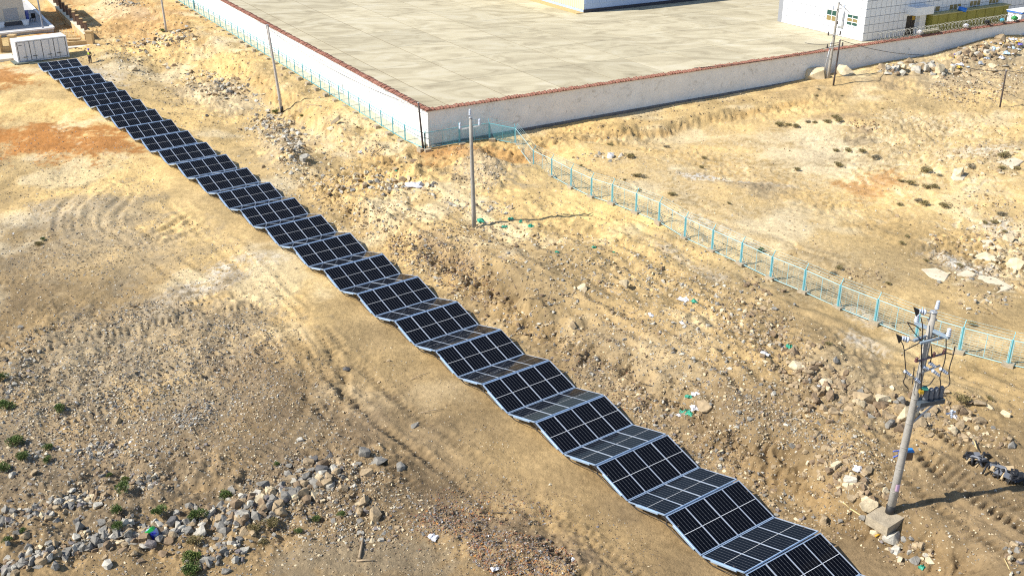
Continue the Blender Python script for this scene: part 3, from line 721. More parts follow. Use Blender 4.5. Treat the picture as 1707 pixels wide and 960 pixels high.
# ---- the wall: two runs meeting at a corner, red tile coping
M['coping'] = mat('red_clay_tile', (.20, .075, .048), .85, noise=.3, nscale=2.2, col2=(.36, .165, .115), bump=.2, bscale=10)
M['coping_under'] = mat('tile_bed', (.30, .15, .10), .9, noise=.2)
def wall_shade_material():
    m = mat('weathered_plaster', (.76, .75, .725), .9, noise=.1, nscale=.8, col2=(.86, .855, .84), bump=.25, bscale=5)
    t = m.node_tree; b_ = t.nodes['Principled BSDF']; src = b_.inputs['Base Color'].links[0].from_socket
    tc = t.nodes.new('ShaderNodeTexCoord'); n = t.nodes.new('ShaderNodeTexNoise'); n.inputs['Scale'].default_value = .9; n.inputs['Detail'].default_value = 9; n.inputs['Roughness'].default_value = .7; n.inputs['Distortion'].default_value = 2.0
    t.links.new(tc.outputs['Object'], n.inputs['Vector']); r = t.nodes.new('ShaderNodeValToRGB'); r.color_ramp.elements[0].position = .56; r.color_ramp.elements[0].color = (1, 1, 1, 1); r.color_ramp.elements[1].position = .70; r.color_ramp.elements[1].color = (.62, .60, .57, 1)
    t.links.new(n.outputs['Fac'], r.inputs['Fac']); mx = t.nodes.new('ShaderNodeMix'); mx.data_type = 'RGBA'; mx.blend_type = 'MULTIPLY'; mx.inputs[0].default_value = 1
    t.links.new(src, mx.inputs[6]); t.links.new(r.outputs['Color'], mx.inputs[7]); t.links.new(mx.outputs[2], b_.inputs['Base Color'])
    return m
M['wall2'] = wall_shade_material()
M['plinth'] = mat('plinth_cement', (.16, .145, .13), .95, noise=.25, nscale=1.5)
LLEN, RLEN = 140.0, 108.0; TOP = 3.42
wall = thing('boundary_wall', 'long white plaster wall with red tile coping round the concrete yard', 'wall', UV(0, 0, .1))
def run_wall(along_left):
    b = MB(); cp = MB(); pl = MB()
    n = 24; Ln = LLEN if along_left else RLEN
    def P(s_, off, z): return UV(s_, -off, z) if along_left else UV(-off, s_, z)
    def top(s_): return TOP + (.002 * s_ if along_left else .0030 * s_)
    outer, inner = .10, -.14
    for i in range(n):
        s0, s1 = Ln * i / n, Ln * (i + 1) / n
        s0_ = s0 if i else (-outer if along_left else inner * -1 + .003)
        vs = []
        for s_ in (s0_, s1):
            for off in (outer, inner):
                zb = float(wall_base(s_ if along_left else 0, 0 if along_left else s_)) - .6
                vs += [P(s_, off, zb), P(s_, off, top(s_))]
        fs = [(0, 4, 5, 1), (2, 3, 7, 6), (1, 5, 7, 3)]
        if i == 0: fs.append((0, 1, 3, 2))
        if i == n - 1: fs.append((4, 6, 7, 5))
        if not along_left: fs = [f[::-1] for f in fs]
        b.add(vs, fs)
    # plinth kerb at the foot
    for i in range(n):
        s0, s1 = max(Ln * i / n, .12), Ln * (i + 1) / n
        vs = []
        for s_ in (s0, s1):
            zb = float(wall_base(s_ if along_left else 0, 0 if along_left else s_))
            for off, z in ((outer + .02, zb - .4), (outer + .02, zb + .16), (outer + (.95 if along_left else .30), zb + .06), (outer + (.95 if along_left else .30), zb - .4)): vs.append(P(s_, off, z))
        fs = [(0, 1, 5, 4), (1, 2, 6, 5), (2, 3, 7, 6), (0, 3, 2, 1), (4, 5, 6, 7)]
        if along_left: fs = [f[::-1] for f in fs]
        pl.add(vs, fs)
    # tiles: a low gabled bed with one rounded rib per tile
    bed = MB(); s_ = -.30 if along_left else .36
    segs = int((Ln - .4) / 5)
    for i in range(segs):
        s0, s1 = -.30 + (Ln + .2) * i / segs, -.30 + (Ln + .2) * (i + 1) / segs
        if not along_left and i == 0: s0 = .36
        vs = []
        for q in (s0, s1):
            z = top(max(q, 0))
            for off, dz in ((.28, -.02), (.28, .03), (-.02, .16), (-.32, .03), (-.32, -.02)): vs.append(P(q, off, z + dz))
        fs = [(0, 1, 6, 5), (1, 2, 7, 6), (2, 3, 8, 7), (3, 4, 9, 8), (4, 0, 5, 9), (0, 4, 3, 2, 1), (5, 6, 7, 8, 9)]
        if not along_left: fs = [f[::-1] for f in fs]
        bed.add(vs, fs)
    rnd = random.Random(5 if along_left else 6); pitch = .30
    q = s_ + .1
    while q < Ln:
        z = top(max(q, 0)) + rnd.uniform(-.04, .07); hw = .105 + rnd.uniform(-.015, .015); j0 = rnd.uniform(-.03, .04)
        skip = rnd.random() < .03
        if not skip:
            for sd in (1, -1):
                vs = []
                for off, dz in ((.33 + j0, .015), (-.02 * sd, .165)):
                    o_ = off if sd > 0 else (-off if off > .2 else off) - (.04 if off > .2 else 0)
                    for dx, dh in ((-hw, 0), (-hw * .6, .055), (hw * .6, .055), (hw, 0)): vs.append(P(q + dx, o_, z + dz + dh))
                fs = [(0, 1, 5, 4), (1, 2, 6, 5), (2, 3, 7, 6), (0, 3, 2, 1)]
                if along_left != (sd < 0): fs = [f[::-1] for f in fs]
                cp.add(vs, fs)
        q += pitch
    return b, cp, pl, bed
for al in (True, False):
    b, cp, pl, bed = run_wall(al)
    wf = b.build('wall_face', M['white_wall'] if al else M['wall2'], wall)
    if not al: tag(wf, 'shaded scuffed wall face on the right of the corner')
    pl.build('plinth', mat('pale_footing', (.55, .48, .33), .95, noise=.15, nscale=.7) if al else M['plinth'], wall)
    bb = bed.build('coping', M['coping_under'], wall)
    c_ = cp.build('coping_tiles', M['coping'], bb, tuple(wall.location)); c_['kind'] = 'stuff'

# ---- white tiled building on the right
M['tile'] = mat('white_wall_tile', (.74, .75, .77), .35, noise=.06, nscale=1.2)
M['grout'] = mat('dark_grout', (.26, .27, .29), .9)
M['frame_white'] = mat('white_window_frame', (.78, .79, .80), .4)
M['pane_green'] = mat('green_window_glass', (.02, .075, .06), .08, spec=.6)
M['pane_brown'] = mat('window_with_board', (.25, .19, .08), .25)
M['pane_dark'] = mat('dark_window_glass', (.02, .03, .035), .08, spec=.6)
cu, cv = px_uv(1437, 70)
BH = 8.6
bld = thing('tiled_building', 'white tiled office building with dark grout lines behind the boundary wall', 'building', UV(cu, cv, YARD_Z))
blu, blv = px_uv(1284, 37.5); ru, rv = px_uv(1683, 8)
LEN_L = blu - cu; LEN_R = rv - cv + 3
b = MB(); ubox(b, cu + .03, cu + LEN_L, cv + .03, cv + LEN_R, YARD_Z - .1, YARD_Z + BH)
b.build('wall', M['grout'], bld)
b = MB(); ubox(b, cu - .25, cu + LEN_L + .2, cv - .25, cv + LEN_R + .2, YARD_Z + BH, YARD_Z + BH + .5); b.build('parapet', M['white'], bld)
# openings on each face: along-distance and height, so that tiles leave them free
nL = Vector((L3.y, -L3.x, 0)); nL = nL if nL.dot(R3) < 0 else -nL; nR = Vector((R3.y, -R3.x, 0)); nR = nR if nR.dot(L3) < 0 else -nR   # outward normals of left face (v = cv) and right face (u = cu)
def face_pt(px, py, left):
    p = on_plane(px, py, np.array(UV(cu, cv)), np.array(nL if left else nR)); u, v = wall_uv(p[0], p[1])
    return (float(u) - cu) if left else (float(v) - cv), float(p[2]) - YARD_Z
def face_rect(x0, y0, x1, y1, left):
    a0, z1 = face_pt((x0 + x1) / 2 if False else x0, y0, left); a1, z0 = face_pt(x1, y1, left)
    lo, hi = sorted((a0, a1)); return lo, hi, min(z0, z1), max(z0, z1)
wins = [('L', face_rect(1379, 15, 1394, 38, True), 2, 2), ('L', face_rect(1413, 23, 1429, 46, True), 2, 3),
        ('R', face_rect(1551, 12, 1566, 21, False), 2, 2), ('R', face_rect(1583, 8, 1601, 19, False), 3, 2), ('R', face_rect(1617, 2, 1633, 13, False), 3, 2), ('R', face_rect(1649, -2, 1664, 8, False), 3, 2)]
door_r = face_rect(1513, 20, 1531, 53, False)
wins = [(f, (a, max(a + 1.25, c), max(z0, z1 - 1.75) if f == 'L' else max(.9, z1 - 1.5), z1), nx, nz) for f, (a, c, z0, z1), nx, nz in wins]
door_r = (door_r[0], door_r[0] + 1.6, 0.02, 2.5)
def fbox(b, left, a0, a1, z0, z1, d0, d1, m=0):
    """box on a face: a along it, z up, d outward"""
    if left: return ubox(b, cu + a0, cu + a1, cv - d1, cv - d0, YARD_Z + z0, YARD_Z + z1, m)
    return ubox(b, cu - d1, cu - d0, cv + a0, cv + a1, YARD_Z + z0, YARD_Z + z1, m)
tw, th = .86, 1.0
holes = {'L': [w_[1] for w_ in wins if w_[0] == 'L'], 'R': [w_[1] for w_ in wins if w_[0] == 'R'] + [door_r]}
tiles = {}
ntile = 0
for f, Ln in (('L', LEN_L), ('R', LEN_R)):
    left = f == 'L'
    rest = MB(); nr = 0
    for i in range(int(Ln / tw)):
        for j in range(8):
            a0, z0 = i * tw, .05 + j * th + (.0 if True else 0)
            a1, z1 = a0 + tw - .05, z0 + th - .06
            # cut by openings
            pieces = [(a0, a1, z0, z1)]
            for (h0, h1, g0, g1) in holes[f]:
                nxt = []
                for (p0, p1, q0, q1) in pieces:
                    if p1 <= h0 or p0 >= h1 or q1 <= g0 or q0 >= g1: nxt.append((p0, p1, q0, q1)); continue
                    if p0 < h0: nxt.append((p0, h0, q0, q1))
                    if p1 > h1: nxt.append((h1, p1, q0, q1))
                    if q0 < g0: nxt.append((max(p0, h0), min(p1, h1), q0, g0))
                    if q1 > g1: nxt.append((max(p0, h0), min(p1, h1), g1, q1))
                pieces = nxt
            for (p0, p1, q0, q1) in pieces:
                if p1 - p0 < .05 or q1 - q0 < .05: continue
                whole = abs(p1 - p0 - tw + .05) < 1e-4 and abs(q1 - q0 - th + .06) < 1e-4
                c = (UV(cu + (p0 + p1) / 2, cv) if left else UV(cu, cv + (p0 + p1) / 2)); c.z = YARD_Z + (q0 + q1) / 2
                q = to_px(c)
                if q[1] > -12 and q[0] < 1760 and ntile < 296:
                    key = (f, round(p1 - p0, 2), round(q1 - q0, 2))
                    if key not in tiles:
                        tb = MB(); ha, hz = (p1 - p0) / 2, (q1 - q0) / 2
                        tb.obox((0, 0, 0), (L3 if left else R3) * ha, (R3 if left else L3) * .018, Z3 * hz); tiles[key] = tb.mesh('wall_tile', M['tile'])
                    o = link(bpy.data.objects.new('wall_tile', tiles[key]), bld)
                    o.location = c + (nL if left else nR) * (.0 + .004 * ((i * 7 + j * 3) % 5) / 5) - Vector(bld.location); ntile += 1
                else:
                    fbox(rest, left, p0, p1, q0, q1, -.018, .018); nr += 1
    if nr: o = rest.build('wall_tiles', M['tile'], bld); o['kind'] = 'stuff'
for f, (a0, a1, z0, z1), nx, nz in wins:
    left = f == 'L'; b = MB()
    fbox(b, left, a0, a1, z0, z0 + .07, -.029, .03); fbox(b, left, a0, a1, z1 - .07, z1, -.029, .03)
    fbox(b, left, a0, a0 + .07, z0 + .07, z1 - .07, -.029, .03); fbox(b, left, a1 - .07, a1, z0 + .07, z1 - .07, -.029, .03)
    for k in range(1, nx): x = a0 + (a1 - a0) * k / nx; fbox(b, left, x - .035, x + .035, z0 + .07, z1 - .07, -.028, .026)
    for k in range(1, nz): z = z0 + (z1 - z0) * k / nz; fbox(b, left, a0 + .07, a1 - .07, z - .035, z + .035, -.027, .022)
    fbox(b, left, a0 - .08, a1 + .08, z0 - .07, z0 - .001, -.02, .12)
    wo = b.build('window', M['frame_white'], bld)
    for k in range(nx):
        for l in range(nz):
            b = MB(); x0 = a0 + (a1 - a0) * k / nx + .037; x1 = a0 + (a1 - a0) * (k + 1) / nx - .037; y0 = z0 + (z1 - z0) * l / nz + .037; y1 = z0 + (z1 - z0) * (l + 1) / nz - .037
            fbox(b, left, x0, x1, y0, y1, -.025, -.005)
            mm = M['pane_green'] if left and (nz == 3 and l != 1 or nz == 2 and l == 1) else (M['pane_brown'] if left or l else M['pane_dark'])
            b.build('pane', mm, wo, tuple(bld.location))
b = MB(); fbox(b, False, door_r[0], door_r[1], .0, 2.45, -.029, .0); dr = b.build('door', mat('dark_doorway', (.045, .035, .025), .7, noise=.3), bld)
b = MB(); fbox(b, False, door_r[0] + .85, door_r[0] + .95, .0, 2.4, .0, .05); fbox(b, False, door_r[0] + .9, door_r[0] + 1.55, 1.9, 2.4, .001, .03, 1); b.build('door_post', [M['dark_steel'], mat('ochre_board', (.40, .25, .03), .7)], dr, tuple(bld.location))
# canopy over the door
ca0, ca1, cz0, cz1 = face_rect(1521, 2, 1557, 17, False)
b = MB(); fbox(b, False, door_r[0] - .1, door_r[0] + 3.1, 2.75, 3.75, .02, 1.5); b.build('canopy', M['white'], bld)
b = MB(); fbox(b, False, door_r[0] + 1.75, door_r[0] + 2.9, .0, 2.74, .02, .6); b.build('porch_pier', M['tile'], bld)
# air-conditioner and flue on the left face
a_, z_ = face_pt(1401, 38, True)
ac = MB(); fbox(ac, True, a_ - .55, a_ + .35, z_ - .35, z_ + .3, .05, .42); aco = ac.build('air_conditioner', M['white'], bld)
fn = MB(); fbox(fn, True, a_ - .05, a_ + .3, z_ - .2, z_ + .2, .42, .43); fn.build('fan_grille', M['dark_steel'], aco, tuple(bld.location))
b = MB(); p = UV(cu + a_ - .5, cv - .2, YARD_Z + z_ + .3); b.tube([p, p + Z3 * 1.3], .09, 8); b.build('flue', M['galv'], bld)

# lean-to of yellow-green sheeting in front of the right face
lu0 = px_uv(1553, 52)[1]
le = thing('lean_to', 'mustard-green sheeted lean-to with a flat roof edge against the tiled building', 'shed', UV(cu - 2, lu0, YARD_Z))
M['mustard'] = mat('mustard_sheet', (.27, .245, .04), .6, noise=.15, nscale=.8, bump=.3, bscale=2)
la, lz = face_pt(1553, 52, False)
Pl = np.array(UV(cu - 1.3, 0)); q0, q1 = on_plane(1556, 27, Pl, np.array(nR)), on_plane(1682, 9.5, Pl, np.array(nR))
v0 = float(wall_uv(q0[0], q0[1])[1]); v1 = float(wall_uv(q1[0], q1[1])[1]); LH = float(q0[2]) - YARD_Z
LH1 = max(float(q1[2]) - YARD_Z, LH)                 # the roof edge climbs a little toward the far end
def wedge(b, u0, u1, va_, vb_, za0, za1, zb0, zb1):
    P_ = [UV(u0, va_, YARD_Z + za0), UV(u1, va_, YARD_Z + za0), UV(u1, vb_, YARD_Z + zb0), UV(u0, vb_, YARD_Z + zb0), UV(u0, va_, YARD_Z + za1), UV(u1, va_, YARD_Z + za1), UV(u1, vb_, YARD_Z + zb1), UV(u0, vb_, YARD_Z + zb1)]
    b.add(P_, [(0, 1, 2, 3), (4, 7, 6, 5), (0, 4, 5, 1), (1, 5, 6, 2), (2, 6, 7, 3), (3, 7, 4, 0)]); return b
b = wedge(MB(), cu - 1.3, cu - .06, v0, v1, -.1, LH, -.1, LH1); b.build('wall', M['mustard'], le)
b = wedge(MB(), cu - 1.42, cu - .06, v0 - .15, v1 + .3, LH + .003, LH + .12, LH1 + .003, LH1 + .12); b.build('roof', mat('pale_roof_sheet', (.42, .38, .18), .7, noise=.1), le)
b = MB()
for k in range(8): ubox(b, cu - 1.33, cu - 1.303, v0 + 1 + k * (v1 - v0 - 2) / 7, v0 + 1.08 + k * (v1 - v0 - 2) / 7, YARD_Z, YARD_Z + LH - .02)
b.build('wall_seam', mat('seam', (.20, .18, .03), .7), le)
# blue roll lying on its roof
Pr = np.array(UV(cu - .9, 0)); r0_ = Vector(on_plane(1598.5, 12, Pr, np.array(nR))); f_ = np.clip((float(wall_uv(r0_.x, r0_.y)[1]) - v0) / (v1 - v0), 0, 1); r0_.z = YARD_Z + LH + (LH1 - LH) * float(f_) + .42
r1_ = r0_ + L3 * -.9 + R3 * .45 + Vector((0, 0, -.16)); b = MB(); b.tube([r0_, r1_], .28, 14)
roll = b.build('sheet_roll', mat('bright_blue_plastic', (.02, .17, .62), .4), None); tag(roll, 'bright blue roll lying across the flat roof of the mustard lean-to', 'roll')
b = MB(); d_ = (r0_ - r1_).normalized(); b.tube([r0_ + d_ * .003, r0_ + d_ * .12], .25, 14)
b.build('roll_end', M['white'], roll, (0, 0, 0))
# small white cabin with blue trim at the right edge
wv = min((abs(float(to_px(UV(3.4, v_ + .2, YARD_Z + 2))[0]) - 1677), v_) for v_ in np.arange(60, 104, .1))[1]
cab = thing('cabin', 'small white cabin with a blue roof edge behind the razor wire', 'cabin', UV(1.4, wv, YARD_Z))
b = MB(); ubox(b, 1.5, 3.4, wv + .2, wv + 7, YARD_Z, YARD_Z + 3.7); b.build('wall', M['white'], cab)
b = MB(); ubox(b, 1.35, 3.55, wv + .05, wv + 7.2, YARD_Z + 3.7, YARD_Z + 3.9); b.build('roof_trim', mat('blue_trim', (.03, .15, .50), .5), cab)
b = MB(); ubox(b, 1.3, 3.6, wv, wv + 7.25, YARD_Z + 3.901, YARD_Z + 3.95); b.build('roof', M['white'], cab)
b = MB(); ubox(b, 1.46, 1.499, wv + 2.2, wv + 3.5, YARD_Z + 1.9, YARD_Z + 3.0); wo = b.build('window', M['frame_white'], cab)
for k in (0, 1): b = MB(); ubox(b, 1.44, 1.459, wv + 2.3 + k * .6, wv + 2.8 + k * .6, YARD_Z + 2.0, YARD_Z + 2.9); b.build('pane', M['pane_dark'], wo, tuple(cab.location))

# ---- warehouse at the top
hu, hv = px_uv(973.5, 22)
wh = thing('warehouse', 'cream and blue clad warehouse standing in the yard at the top of the picture', 'warehouse', UV(hu, hv, YARD_Z))
M['cream'] = mat('cream_cladding', (.62, .58, .38), .5, noise=.05, nscale=.5); M['blue_clad'] = mat('blue_grey_cladding', (.40, .52, .74), .5, noise=.06, nscale=.3)
b = MB(); ubox(b, hu + .05, hu + 30, hv + .05, hv + 50, YARD_Z - .05, YARD_Z + 8); b.build('shell', M['blue_clad'], wh)
b = MB()
for k in range(60): ubox(b, hu + .06 + k * .5, hu + .30 + k * .5, hv - .02, hv + .045, YARD_Z + .4, YARD_Z + 8)
ubox(b, hu + .05, hu + 30, hv + .01, hv + .049, YARD_Z + .4, YARD_Z + 8); b.build('side_cladding', M['cream'], wh)
b = MB(); ubox(b, hu - .012, hu + .04, hv + .1, hv + 50, YARD_Z + 1.2, YARD_Z + 8)
for k in range(80): ubox(b, hu - .05, hu - .013, hv + .2 + k * .6, hv + .45 + k * .6, YARD_Z + 1.2, YARD_Z + 8)
b.build('front_cladding', M['blue_clad'], wh)
b = MB(); ubox(b, hu - .06, hu + .03, hv - .1, hv + 50, YARD_Z, YARD_Z + .45); b.build('base_course', mat('dark_base', (.05, .05, .065), .8, noise=.2), wh)
b = MB(); ubox(b, hu - .2, hu + 30, hv - .3, hv + 50.2, YARD_Z + 8, YARD_Z + 8.4); b.build('roof', M['white'], wh)
b = MB(); ubox(b, hu - .3, hu + 30, hv - 1.5, hv - .1, YARD_Z - .02, YARD_Z + .07); b.build('apron', mat('ochre_strip', (.45, .33, .15), .9, noise=.2), wh)

# ---- razor wire coil on the right wall
rz = MB(); va = px_uv(1440, 70, TOP)[1]; vb = px_uv(1676, 36, TOP)[1]
pts = []; turns = int((vb - va) / .30)
for i in range(turns * 9 + 1):
    a = i / 9 * 2 * math.pi; v = va + (vb - va) * i / (turns * 9); rr = .46 + .06 * math.sin(i * .37)
    pts.append(UV(.05 + rr * math.cos(a) * .9, v, TOP + .003 * v + .66 + rr * math.sin(a)))
rz.tube(pts, .024, 3, caps=False)
o = rz.build('razor_wire', mat('weathered_razor_wire', (.33, .325, .28), .5, .4)); tag(o, 'coiled razor wire running along the top of the right boundary wall', 'razor wire')
def on_wall(px, py, h=.3): 
    u, v = px_uv(px, py, TOP + .3); return v
for nm, px, py, col, lb, sz in [('bundle', 1595, 46, (.7, .7, .72), 'white lump of plastic caught on the tile coping', .3), ('bag', 1625, 40, (.02, .02, .022), 'black bag caught in the razor wire coil', .32), ('bag', 1652, 37, (.10, .50, .65), 'pale blue bag caught in the razor wire coil', .24), ('bag', 1688, 37, (.02, .30, .06), 'dark green rag hanging over the wall coping', .35), ('bag', 1508, 55, (.75, .75, .78), 'white bag caught at the left end of the razor wire', .28)]:
    v = on_wall(px, py); bm = bmesh.new(); bmesh.ops.create_icosphere(bm, subdivisions=2, radius=sz)
    for vt in bm.verts: vt.co *= .75 + .5 * abs(math.sin(vt.co.x * 9 + vt.co.y * 7 + vt.co.z * 5)); vt.co.z *= .75
    me = bpy.data.meshes.new(nm); bm.to_mesh(me); bm.free(); me.materials.append(mat('bag_' + str(px), col, .4))
    o = link(bpy.data.objects.new(nm, me)); o.location = UV(.0, v, TOP + .003 * v + (.55 if nm == 'bag' else .5)); tag(o, lb, nm)
# planks on the coping
b = MB(); v = on_wall(1536, 55)
pk = thing('plank_stack', 'stack of pale boards lying on the wall beside the razor wire', 'boards', UV(.1, v, TOP + .5))
for k in range(3):
    b = MB(); b.bar(UV(-.1 + .2 * k, v - 1.5, TOP + .72 + .1 * (k % 2)), UV(-.05 + .2 * k, v + 1.5, TOP + .74 + .1 * (k % 2)), .18, .08); b.build('board', mat('pale_board', (.62, .57, .42), .8, noise=.1) if k == 0 else bpy.data.materials['pale_board'], pk)

# ---- top left: beige house, concrete apron, low fence walls
def GP(px, py, z): return Vector(unp(px, py, z))
M['beige'] = mat('beige_render', (.58, .52, .43), .9, noise=.05, nscale=1); M['beige_wall'] = mat('tan_render', (.52, .37, .19), .9, noise=.1, nscale=1.2)
M['apron'] = mat('grey_apron', (.46, .45, .44), .9, noise=.1, nscale=.8)
hz = -.1
A0, A1, A2 = GP(89, 47.5, hz + .2), GP(-20, 59, hz + .2), GP(57, 16, hz + .2)
ex = (A0 - A1).normalized(); ey = (A2 - A0).normalized()
ap = MB(); q = [A0 + Vector((0, 0, 0)), A0 + ey * 30, A0 + ey * 30 - ex * 30, A0 - ex * 30]
ap.prism([(p.x, p.y) for p in q], hz - .6, hz + .2); o = ap.build('apron', M['apron']); o['kind'] = 'structure'
kb = MB(); kb.bar(A0 + Vector((0, 0, .02)), A0 - ex * 30 + Vector((0, 0, .02)), .4, .22); kb.bar(A0 + ey * .2 + Vector((0, 0, .02)), A0 + ey * 30 + Vector((0, 0, .02)), .4, .22)
o = kb.build('kerb', M['white']); o['kind'] = 'structure'
H0 = GP(45, 41, hz + .2); hx, hy = ex, ey
def hbox(b, a0, a1, d0, d1, z0, z1, m=0):      # a to the left of the corner, d behind the front
    c = H0 - hx * (a0 + a1) / 2 + hy * (d0 + d1) / 2; c = Vector((c.x, c.y, hz + .2 + (z0 + z1) / 2))
    return b.obox(c, hx * (a1 - a0) / 2, hy * (d1 - d0) / 2, Z3 * (z1 - z0) / 2, m)
house = thing('beige_house', 'plain beige rendered house with a grey shutter at the top left corner', 'house', H0)
b = MB(); hbox(b, 0, 16, 0, 12, -.1, 8); b.build('wall', M['beige'], house)
b = MB(); hbox(b, -.03, 16, -.03, 12, -.12, .55); b.build('base_course', mat('dark_base_course', (.10, .09, .09), .8, noise=.2), house)
b = MB(); hbox(b, .9, 2.7, -.06, -.001, .75, 2.35); sh = b.build('shutter', mat('grey_shutter', (.34, .35, .37), .5, .2), house)
for k in range(9): b = MB(); hbox(b, .95, 2.65, -.085, -.061, .8 + k * .17, .91 + k * .17); b.build('slat', bpy.data.materials['grey_shutter'], sh, tuple(house.location))
b = MB(); hbox(b, -.3, 16.2, -.3, 12.2, 8, 8.3); b.build('roof', M['beige'], house)
for i_, (a, lb) in enumerate([(.25, 'round white planter beside the shutter at the house corner'), (3.4, 'round white planter left of the grey shutter')]):
    c = H0 - hx * a - hy * 1.0; b = MB(); b.tube([(c.x, c.y, hz + .2), (c.x, c.y, hz + .5), (c.x, c.y, hz + .55), (c.x, c.y, hz + 1.0)], [.3, .42, .36, .5], 12)
    o = b.build('planter', M['white']); tag(o, lb, 'planter')
c = H0 + hx * 1.1 + hy * 1.6; b = MB()
for dx in (-.25, .25):
    for dy in (-.25, .25): b.bar((c.x + dx, c.y + dy, hz + .2), (c.x + dx, c.y + dy, hz + .7), .05)
b.box(c.x - .3, c.x + .3, c.y - .3, c.y + .3, hz + .68, hz + .75); b.box(c.x - .3, c.x + .3, c.y + .24, c.y + .3, hz + .75, hz + 1.3)
o = b.build('chair', M['black']); tag(o, 'black chair standing on the concrete apron beside the beige house', 'chair')
c = H0 + hx * .35 + hy * 2.6; b = MB(); b.box(c.x - .25, c.x + .25, c.y - .4, c.y + .4, hz + .2, hz + 1.5); b.box(c.x - .3, c.x + .3, c.y - .45, c.y + .45, hz + 1.5, hz + 1.6)
o = b.build('bin', mat('deep_blue_bin', (.03, .07, .35), .5)); tag(o, 'deep blue bin against the side of the beige house', 'bin')

# low tan wall with brown posts
Q0, Q1 = GP(148, 66, -.3), GP(72, -6, -.3)
low = thing('low_wall', 'low tan wall topped by a row of brown posts behind the container', 'wall', Q0)
d = (Q1 - Q0); ln = d.length; d.normalize(); pn_ = Vector((-d.y, d.x, 0))
def zat(p): return float(height(np.array([p.x]), np.array([p.y]), False)[0])
b = MB(); b.bar(Q0 + Vector((0, 0, .15)), Q1 + Vector((0, 0, .15)), .9, 1.1); b.build('wall', M['beige_wall'], low)
b = MB(); b.bar(Q0 + Vector((0, 0, .74)), Q1 + Vector((0, 0, .74)), 1.05, .07); b.build('cap', mat('pale_cap', (.66, .58, .42), .9, noise=.1), low)
M['brown_post'] = mat('brown_timber', (.13, .075, .05), .8, noise=.25, nscale=4)
n_ = 14
for k in range(n_):
    p = Q0 + d * (1.0 + k * (ln - 2) / (n_ - 1)); b = MB(); b.box(p.x - .16, p.x + .16, p.y - .16, p.y + .16, .47, 1.75); b.box(p.x - .2, p.x + .2, p.y - .2, p.y + .2, 1.75, 1.85, 1)
    b.build('post', [M['brown_post'], M['beige_wall']], low)
W0, W1 = GP(152, 75, -.4), GP(100, 79, -.4)
fw = thing('front_wall', 'low tan garden wall with pillars and pale railings on both sides of the container', 'wall', W0)
dd = (W1 - W0).normalized(); far_end = W0 + dd * 22
b = MB(); b.bar(W0 + Vector((0, 0, .1)), far_end + Vector((0, 0, .1)), .35, 1.0); b.build('wall', M['beige_wall'], fw)
for k, a in enumerate((0, 9.2, 11.0, 16.6, 22)):
    p = W0 + dd * a; b = MB(); hh = 1.5 if k else 1.3
    b.box(p.x - .4, p.x + .4, p.y - .4, p.y + .4, -.6, hh); b.box(p.x - .46, p.x + .46, p.y - .46, p.y + .46, hh, hh + .12); b.build('pillar', M['beige_wall'], fw)
M['rail'] = mat('cream_railing', (.66, .56, .36), .7)
for k in range(30):
    a = 11.6 + k * .34
    if abs(a - 16.6) < .5: continue
    p = W0 + dd * a; b = MB(); b.box(p.x - .05, p.x + .05, p.y - .05, p.y + .05, .6, 1.35); b.build('baluster', M['rail'], fw)
b = MB(); b.bar(W0 + dd * 11.4 + Vector((0, 0, 1.4)), far_end + Vector((0, 0, 1.4)), .12, .1); b.build('rail', M['rail'], fw)
# small pen of rods behind the front wall
pc = GP(123, 62, -.2); pen = thing('rod_pen', 'small pen of thin pale rods on bare soil behind the container', 'pen', pc)
for k in range(16):
    a = k / 16 * 2 * math.pi; p = pc + Vector((1.7 * math.cos(a), 1.2 * math.sin(a), 0)); b = MB(); b.tube([(p.x, p.y, -.4), (p.x + .02, p.y, .75)], .03, 5); b.build('rod', M['rail'], pen)
b = MB(); b.obox((pc.x + .6, pc.y - 1.6, -.15), (.9, .1, 0), (-.05, .4, 0), (0, 0, .06)); o = b.build('board', M['beige_wall']); tag(o, 'tan board lying on the soil beside the pen of pale rods', 'board')
# concrete strips near the container
for (p0, p1, wd, nm) in [((112, 82), (166, 76), 1.0, 'path'), ((-30, 101), (22, 95), 3.2, 'path')]:
    a, c = G(*p0), G(*p1); zz = max(a[2], c[2]) + .1; b = MB(); b.bar((a[0], a[1], zz - .2), (c[0], c[1], zz - .2), wd, .5)
    o = b.build(nm, mat('pale_concrete_' + str(p0[0]), (.62, .58, .50), .9, noise=.08, nscale=1)); o['kind'] = 'structure'
